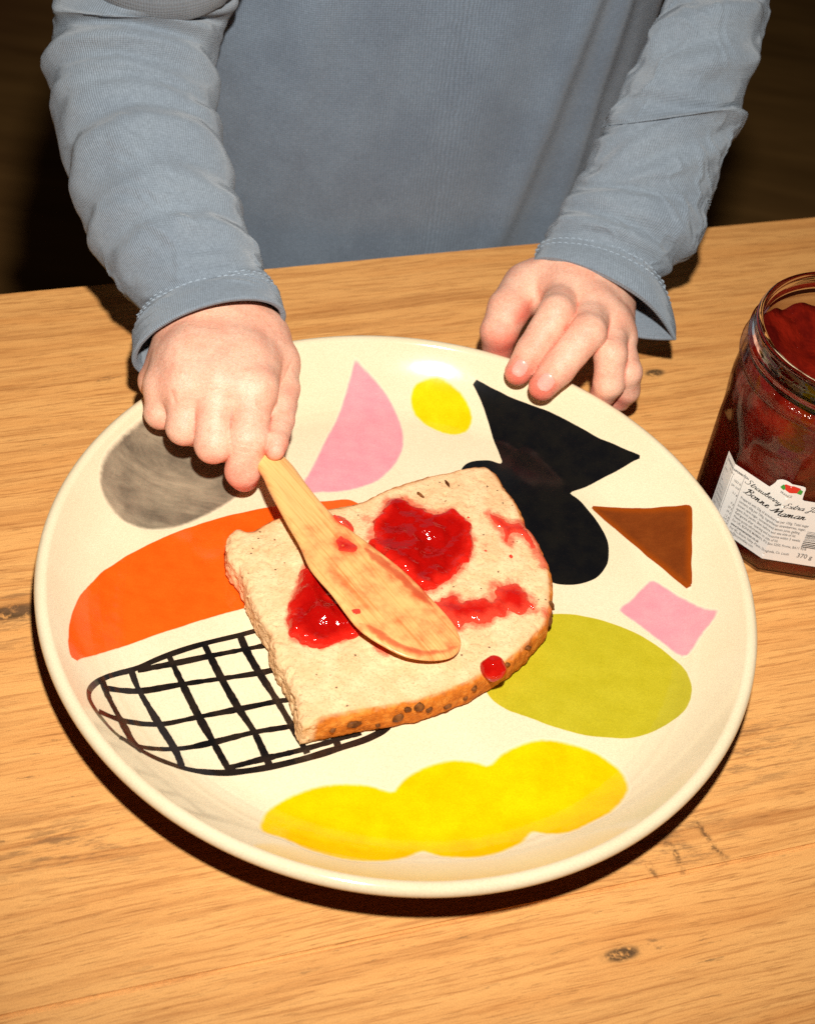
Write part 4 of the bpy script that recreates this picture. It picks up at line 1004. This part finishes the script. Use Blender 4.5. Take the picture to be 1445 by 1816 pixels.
f_l = [([(.05, .52), (.3, .535), (.6, .56), (.95, .60)], .40, .026), ([(.10, .66), (.4, .66), (.75, .65)], .40, .024), ([(.1, .47), (.35, .44), (.6, .40)], .24, .022), ([(.3, .59), (.6, .615), (1.0, .65)], .26, .020),
       ([(.05, .335), (.4, .335), (.7, .345), (.95, .355)], .20, .018), ([(.0, .23), (.3, .245), (.6, .27), (.9, .29)], .34, .022), ([(.2, .74), (.5, .73), (.9, .72)], .42, .026), ([(.0, .29), (.3, .31), (.6, .315)], .16, .015), ([(.45, .51), (.6, .465), (.8, .41)], .18, .025), ([(.8, .48), (1.0, .50), (1.15, .50)], .24, .015), ([(.75, .40), (.95, .41), (1.1, .41)], .2, .014)]
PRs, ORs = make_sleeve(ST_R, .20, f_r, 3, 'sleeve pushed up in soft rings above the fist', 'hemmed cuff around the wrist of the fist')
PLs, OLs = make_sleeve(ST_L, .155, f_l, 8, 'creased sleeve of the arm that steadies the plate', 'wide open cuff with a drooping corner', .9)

# ------------------------------------------------------------------ the jam jar
NF = 10; bc = U(1340, 1015, 0)[:2]; JC = bc+np.array([1.14, 3.62]); JR = 3.92
ang0 = math.atan2(bc[1]-JC[1], bc[0]-JC[0])     # a corner of the ten-sided body
def poly_r(a, R):
    x = (a-ang0) % (2*math.pi/NF)-math.pi/NF
    return R*math.cos(math.pi/NF)/np.cos(x)
ja = ang0+np.linspace(0, 2*np.pi, 240, endpoint=False)
def ring(R, z, fac):      # fac 1: ten flat sides, 0: round
    rp = poly_r(ja, R); r = fac*rp+(1-fac)*(R*.985)
    return np.stack([JC[0]+r*np.cos(ja), JC[1]+r*np.sin(ja), 0*ja+z], -1)
def body_fac(z): return 1-sstep(5.2, 6.6, z)
def outer_R(z): return np.interp(z, [0, .25, .8, 5.5, 7.0, 7.6, 8.0], [3.74, 3.86, 3.92, 3.98, 4.0, 3.96, 3.85])
rows = []
for z in [0.0, .04, .12, .25, .5, .8]+list(np.linspace(1.2, 7.4, 36)): rows.append(ring(float(outer_R(z)), z, float(body_fac(z))))
for R, z in ((3.93, 7.8), (3.90, 8.1), (3.90, 8.25), (4.02, 8.38), (4.08, 8.5), (4.08, 8.65), (4.0, 8.8), (3.90, 8.92), (3.88, 9.1), (3.90, 9.25), (3.96, 9.34), (3.96, 9.44), (3.88, 9.55), (3.84, 9.8), (3.83, 10.05), (3.78, 10.2), (3.68, 10.26), (3.58, 10.22), (3.53, 10.1)): rows.append(ring(R, z, 0))
inner = [(3.53, 9.7), (3.55, 9.3), (3.64, 8.9), (3.72, 8.4), (3.76, 8.0), (3.80, 7.6)]+[(float(outer_R(z))-.10, z) for z in (7.0, 6.6, 6.2, 5.8, 5.4, 5.0, 3.0, 1.2, .8, .5, .25)]+[(3.5, .08), (2.0, .07), (.02, .07)]
for R, z in inner: rows.append(ring(R, z, float(body_fac(z))))
V = np.array(rows); nr = len(V); V = V.reshape(-1, 3); Fg_ = grid_faces(nr, 240).tolist()
b = len(V); V = np.vstack([V, [[JC[0], JC[1], 0.0]]]); Fg_ += [(b, (j+1) % 240, j) for j in range(240)]
V[:, 2] += .006
t = NT('jar_glass'); t.set(Roughness=.02, IOR=1.5, Transmission_Weight=1.0); t.b.inputs['Base Color'].default_value = (.96, .93, .92, 1); m_glass = t.m
# filled body: clear wall in front of the jam, light passes straight through it
t = NT('jar_wall'); fr = t.n('ShaderNodeLayerWeight'); fr.inputs[0].default_value = .5; ff = t.math('MULTIPLY_ADD', t.math('POWER', fr.outputs['Facing'], 5), .6, .02)
tr = t.n('ShaderNodeBsdfTransparent'); t.l(t.mix(t.math('POWER', fr.outputs['Facing'], 2.5), (.94, .91, .89), (.34, .20, .17)), tr.inputs[0]); gl = t.n('ShaderNodeBsdfGlossy'); gl.inputs['Roughness'].default_value = .04
mx = t.n('ShaderNodeMixShader'); t.l(ff, mx.inputs[0]); t.l(tr.outputs[0], mx.inputs[1]); t.l(gl.outputs[0], mx.inputs[2])
t.l(mx.outputs[0], t.t.nodes['Material Output'].inputs[0]); m_wall = t.m
jar = mesh_obj('jam_jar', V, Fg_, m_glass, None, recalc=True)
jar.data.materials.append(m_wall)
for p in jar.data.polygons: p.material_index = 1 if p.center.z < .0915 else 0
tag(jar, 'open faceted glass jam jar with a white back label, cut off by the right edge', 'jar')
# jam inside, uneven surface
jr = []
for z in (.10, .22, .5, .8, 1.2, 3, 5, 5.4, 5.8, 6.2, 6.6, 7.0, 7.4, 7.8):
    jr.append(ring(float(outer_R(z))-.115-(.04 if z < .2 else 0), z, float(body_fac(z))))
jr.append(ring(3.70, 8.3, 0))
for k, R in enumerate((3.62, 3.40, 3.1, 2.6, 2.0, 1.4, .8, .3, .02)):
    rg = ring(R, 8.55, 0)
    q = np.c_[rg[:, :2]*.55, np.zeros(len(rg))]
    rg[:, 2] += .30*fbm(q, 3, 91)-.25*(1-(R/3.6)**2)+(.35*np.clip(fbm(q*.9+4, 2, 95), 0, 1) if k < 3 else 0)+(.18 if k < 1 else 0)
    jr.append(rg)
V = np.array(jr); n_ = len(V); V = V.reshape(-1, 3); Fj = grid_faces(n_, 240).tolist()
b = len(V); V = np.vstack([V, [[JC[0], JC[1], .10]]]); Fj += [(b, (j+1) % 240, j) for j in range(240)]
t = NT('jar_jam'); t.set(Roughness=.10, IOR=1.42)
v = t.coord((100, 100, 100)); n1 = t.noise(v, .55, 4, .6); n2 = t.noise(v, 3.5, 3, .6)
t.out(t.mix(t.maprange(n1, .38, .62), (.065, .003, .002), (.17, .008, .003)), t.bump(n2, .4, .002))
jam_in = mesh_obj('jam_filling', V, Fj, t.m, None, recalc=True)
tag(jam_in, 'dark red jam filling the glass jar at the right edge', 'jam')

# back label: a paper band that follows the flat sides; s runs along the sides from corner A (s=0), z up
side_len = 2*JR*math.sin(math.pi/NF)
cornA = ang0-2*math.pi/NF
def jar_pt(s, z, off):
    s = np.asarray(s, float); z = np.asarray(z, float)
    k = np.floor(s/side_len); fr = s/side_len-k
    R = outer_R(z)+off/math.cos(math.pi/NF)
    a0_, a1_ = cornA+k*2*math.pi/NF, cornA+(k+1)*2*math.pi/NF
    x = R*((1-fr)*np.cos(a0_)+fr*np.cos(a1_)); y = R*((1-fr)*np.sin(a0_)+fr*np.sin(a1_))
    return np.stack([JC[0]+x, JC[1]+y, z+.006+0*x], -1)
lab_poly = np.array([(-.74, 1.02), (-.74, 4.66), (1.62, 4.66), (1.78, 5.02), (1.80, 5.18), (1.95, 5.36), (2.2, 5.46), (2.5, 5.44), (2.85, 5.42), (3.0, 5.36), (2.98, 5.2), (3.02, 4.66), (6.9, 4.66), (6.9, 1.02)])
def wrap_poly(poly, off, step=.14):
    P2, T, d = tri_fill(resample(poly, step), step)
    # snap the vertices nearest to each corner line onto it
    k = np.round(P2[:, 0]/side_len); close = np.abs(P2[:, 0]-k*side_len) < step*.45
    P2[close, 0] = (k*side_len)[close]
    return jar_pt(P2[:, 0], P2[:, 1], off), T
t = NT('label_paper'); t.set(Roughness=.6); t.out(t.mix(t.noise(t.coord((100, 100, 100)), 7, 3), (.86, .84, .80), (.80, .78, .74))); m_paper = t.m
def ink(name, c): t = NT(name); t.set(Roughness=.6); t.b.inputs['Base Color'].default_value = (*c, 1); return t.m
m_ink, m_grey, m_rd, m_gr = ink('ink_black', (.015, .013, .012)), ink('ink_grey', (.16, .15, .14)), ink('ink_red', (.65, .03, .015)), ink('ink_green', (.05, .30, .04))
Vl, Tl = wrap_poly(lab_poly, .02)
lbl = mesh_obj('back_label', Vl, Tl, m_paper, jar, smooth=False); lbl['label'] = 'white printed back label with torn tab'
def flat_part(name, poly, mat, off=.026, lab=None):
    Vp, Tp = wrap_poly(np.array(poly, float), off, .07); o = mesh_obj(name, Vp, Tp, mat, lbl, smooth=False)
    if lab: o['label'] = lab
    return o
def put_text(name, txt, s, z, size, mat, xs=1.0, shear=0, align='LEFT', bold=0.0, off=.028):
    cu = bpy.data.curves.new('tmp', 'FONT'); cu.body = txt; cu.size = size; cu.shear = shear; cu.align_x = align; cu.resolution_u = 2; cu.offset = bold
    ob = bpy.data.objects.new('tmp', cu); sc.collection.objects.link(ob)
    dg = bpy.context.evaluated_depsgraph_get(); me = ob.evaluated_get(dg).to_mesh()
    co = np.zeros(len(me.vertices)*3); me.vertices.foreach_get('co', co); co = co.reshape(-1, 3)
    fs = [tuple(p.vertices) for p in me.polygons]
    ob.evaluated_get(dg).to_mesh_clear(); bpy.data.objects.remove(ob); bpy.data.curves.remove(cu)
    mesh_obj(name, jar_pt(s+co[:, 0]*xs, z+co[:, 1], off), fs, mat, lbl, smooth=False)
def strokes(name, lines, mat, wd=.03, off=.028):
    Vs, Fs = [], []
    for L_ in lines:
        P2 = np.array(L_, float)
        tg = np.gradient(P2, axis=0); nr_ = np.stack([-tg[:, 1], tg[:, 0]], -1)/(np.linalg.norm(tg, axis=1)[:, None]+1e-9)
        # pen lettering: down strokes are heavier
        w_ = wd*(.55+.9*np.abs(nrm_rows(tg)[:, 1])) if len(P2) > 2 else wd*np.ones(len(P2))
        b = len(Vs); n_ = len(P2)
        for sgn in (-.5, .5):
            q = P2+nr_*(w_*sgn)[:, None]; Vs.extend(jar_pt(q[:, 0], q[:, 1], off).tolist())
        for i in range(n_-1): Fs.append((b+i, b+i+1, b+n_+i+1, b+n_+i))
    mesh_obj(name, Vs, Fs, mat, lbl, smooth=False)
def nrm_rows(v): return v/(np.linalg.norm(v, axis=1)[:, None]+1e-9)
# single-stroke script letters, unit x-height, (advance, strokes)
SCR = {
 'S': (1.25, [[(1.15, 1.75), (.9, 2.0), (.55, 1.9), (.5, 1.5), (.8, 1.1), (.85, .5), (.45, 0), (0, .1), (-.1, .4)]]),
 't': (.6, [[(.0, .2), (.25, .9), (.45, 1.7), (.25, .7), (.25, .1), (.45, 0), (.65, .3)], [(.05, 1.15), (.65, 1.2)]]),
 'r': (.75, [[(0, .2), (.25, .95), (.3, 1.1), (.35, .85), (.6, .85), (.5, .3), (.58, 0), (.8, .3)]]),
 'a': (.95, [[(.75, .85), (.45, 1.0), (.12, .6), (.1, .15), (.35, 0), (.65, .4), (.78, .95), (.68, .3), (.75, .02), (1.0, .3)]]),
 'w': (1.2, [[(.05, .8), (.2, .95), (.15, .3), (.3, 0), (.55, .3), (.65, .9), (.6, .3), (.75, 0), (1.0, .35), (1.05, .95), (1.25, .85)]]),
 'b': (.8, [[(0, .2), (.4, 1.4), (.4, 2.0), (.25, 1.9), (.15, .8), (.15, .1), (.4, 0), (.62, .4), (.55, .85), (.8, .8)]]),
 'e': (.7, [[(0, .25), (.4, .6), (.5, .95), (.3, 1.0), (.1, .5), (.2, .05), (.45, .02), (.75, .35)]]),
 'y': (.85, [[(.05, .8), (.2, .95), (.15, .3), (.35, .05), (.6, .5), (.7, .95), (.5, -.3), (.25, -.95), (.05, -.8), (.35, -.25), (.9, .35)]]),
 'E': (1.15, [[(1.1, 1.7), (.8, 2.0), (.5, 1.75), (.6, 1.25), (.85, 1.1), (.45, 1.05), (.15, .5), (.35, .02), (.75, .05), (1.0, .4)]]),
 'x': (.85, [[(0, .85), (.2, .95), (.45, .4), (.65, .02), (.9, .3)], [(.75, .95), (.1, .0)]]),
 'J': (1.05, [[(.3, 1.4), (.35, 1.85), (1.15, 1.95), (.9, 1.8), (.65, .6), (.4, -.5), (.1, -.7), (0, -.35), (.5, .1), (1.0, .35)]]),
 'm': (1.35, [[(.05, .85), (.18, .95), (.1, 0), (.3, .75), (.48, .95), (.5, .0), (.7, .75), (.9, .95), (.92, .2), (1.05, .0), (1.4, .35)]]),
 'n': (.95, [[(.05, .85), (.18, .95), (.1, 0), (.3, .75), (.5, .95), (.52, .2), (.66, .0), (1.0, .35)]]),
 'o': (.85, [[(.5, .98), (.2, .85), (.08, .35), (.3, 0), (.62, .3), (.65, .8), (.45, .98), (.9, .85)]]),
 'B': (1.35, [[(.25, .0), (.5, 1.0), (.65, 1.8), (.2, 1.5), (.5, 1.95), (1.05, 1.95), (1.15, 1.5), (.7, 1.1), (1.1, .95), (1.15, .4), (.75, .0), (.2, .15), (-.1, .0)]]),
 'M': (1.75, [[(-.2, .15), (.05, .0), (.35, .6), (.75, 1.95), (.75, .9), (.7, .1), (1.1, 1.2), (1.5, 1.95), (1.4, .8), (1.45, .05), (1.8, .3)]]),
}
def script(name, txt, s, z, xh, width, wd, rise=0):
    lines = []; x = 0; tot = sum(SCR[c][0] if c != ' ' else .6 for c in txt); kx = width/tot
    for c in txt:
        if c == ' ': x += .6; continue
        adv, sts = SCR[c]
        for st_ in sts:
            P2 = crom(np.array(st_, float), 5, False); P2[:, 0] += x+.28*P2[:, 1]
            lines.append(np.stack([s+P2[:, 0]*kx, z+P2[:, 1]*xh+rise*P2[:, 0]*kx], -1))
        x += adv
    strokes(name, lines, m_ink, wd)
script('lettering', 'Strawberry Extra Jam', .64, 4.10, .145, 3.35, .024)
script('lettering', 'Bonne Maman', .72, 3.60, .18, 2.7, .034)
for i, tx in enumerate(['Prepared with 50g of strawberries per 100g. Total sugar', 'content: 60g per 100g. Ingredients: strawberries, sugar,', 'brown cane sugar, concentrated lemon juice, gelling', 'agent: fruit pectin. Best before end: see side of lid.', 'Refrigerate after opening and consume within 3 weeks.', 'Please quote information on side of lid.', 'For UK, BONNE MAMAN, PO Box 5250, Frome, BA11 9DB', 'www.bonnemaman.co.uk', 'For IRL, Boyne Valley, Platin, Drogheda, Co. Louth', 'info@boynevalley.com']):
    put_text('print_line', tx, .68, 3.22-.222*i, .20, m_grey if i != 7 else m_ink, xs=.66, bold=.004 if i == 7 else .002)
# nutrition table
strokes('table_rule', [[(-.62, 1.5), (.55, 1.5)], [(-.62, 4.5), (.55, 4.5)], [(-.62, 1.5), (-.62, 4.5)], [(.55, 1.5), (.55, 4.5)], [(.06, 1.5), (.06, 4.05)]]+[[(-.62, zz_), (.55, zz_)] for zz_ in (4.05, 3.42, 3.05, 2.55, 2.3, 2.05, 1.78)], m_grey, .016)
put_text('print_line', 'NUTRITION INFORMATION', -.58, 4.32, .15, m_ink, xs=.70, bold=.004)
put_text('print_line', 'Per 100 g', -.25, 4.12, .13, m_ink, xs=.7)
for z_, tx in ((3.82, '1023 kJ'), (3.55, '241 kcal'), (3.20, '0.1 g'), (2.66, '0 g'), (2.39, '59 g'), (2.14, '59 g'), (1.88, '1.2 g'), (1.70, '0.4 g'), (1.53, '0 g')):
    put_text('print_line', tx, .52, z_, .17, m_grey, xs=.7, align='RIGHT', bold=.002)
for z_, tx in ((3.82, 'ENERGY'), (3.20, 'FAT'), (2.9, 'OF WHICH'), (2.66, 'SATURATES'), (2.39, 'CARBOHYDRATE'), (2.14, 'OF WHICH SUGARS'), (1.88, 'FIBRE'), (1.70, 'PROTEIN'), (1.53, 'SALT')):
    put_text('print_line', tx, -.58, z_, .14, m_grey, xs=.5)
# red and green seal on the torn tab, bar code, weight
flat_part('seal', [(2.08, 5.02), (2.18, 5.26), (2.5, 5.36), (2.8, 5.28), (2.84, 5.02), (2.5, 4.96)], m_rd, lab='red seal printed on the torn tab')
flat_part('seal', [(2.02, 4.98), (2.12, 5.22), (2.24, 5.08), (2.2, 4.92)], m_gr, .029, 'green leaf of the seal'); flat_part('seal', [(2.72, 5.0), (2.78, 5.24), (2.92, 5.16), (2.9, 4.94)], m_gr, .029, 'green leaf of the seal')
put_text('print_line', 'FRANCE', 2.10, 4.72, .15, m_grey, xs=.9, bold=.002)
rb = random.Random(5); z_ = 2.05; bars = []
while z_ < 3.0:
    wv = rb.choice([.02, .035, .05]); bars.append((z_, wv)); z_ += wv+rb.choice([.03, .045, .06])
Vb, Fb = [], []
for z0, wv in bars:
    b = len(Vb); xs_ = np.linspace(3.72, 5.3, 9)
    for zz_ in (z0, z0+wv): Vb.extend(jar_pt(xs_, xs_*0+zz_, .028).tolist())
    for i in range(8): Fb.append((b+i, b+i+1, b+9+i+1, b+9+i))
mesh_obj('barcode', Vb, Fb, m_ink, lbl, smooth=False)
put_text('print_line', '370 g', 3.70, 1.42, .36, m_grey, xs=.8, bold=.004)
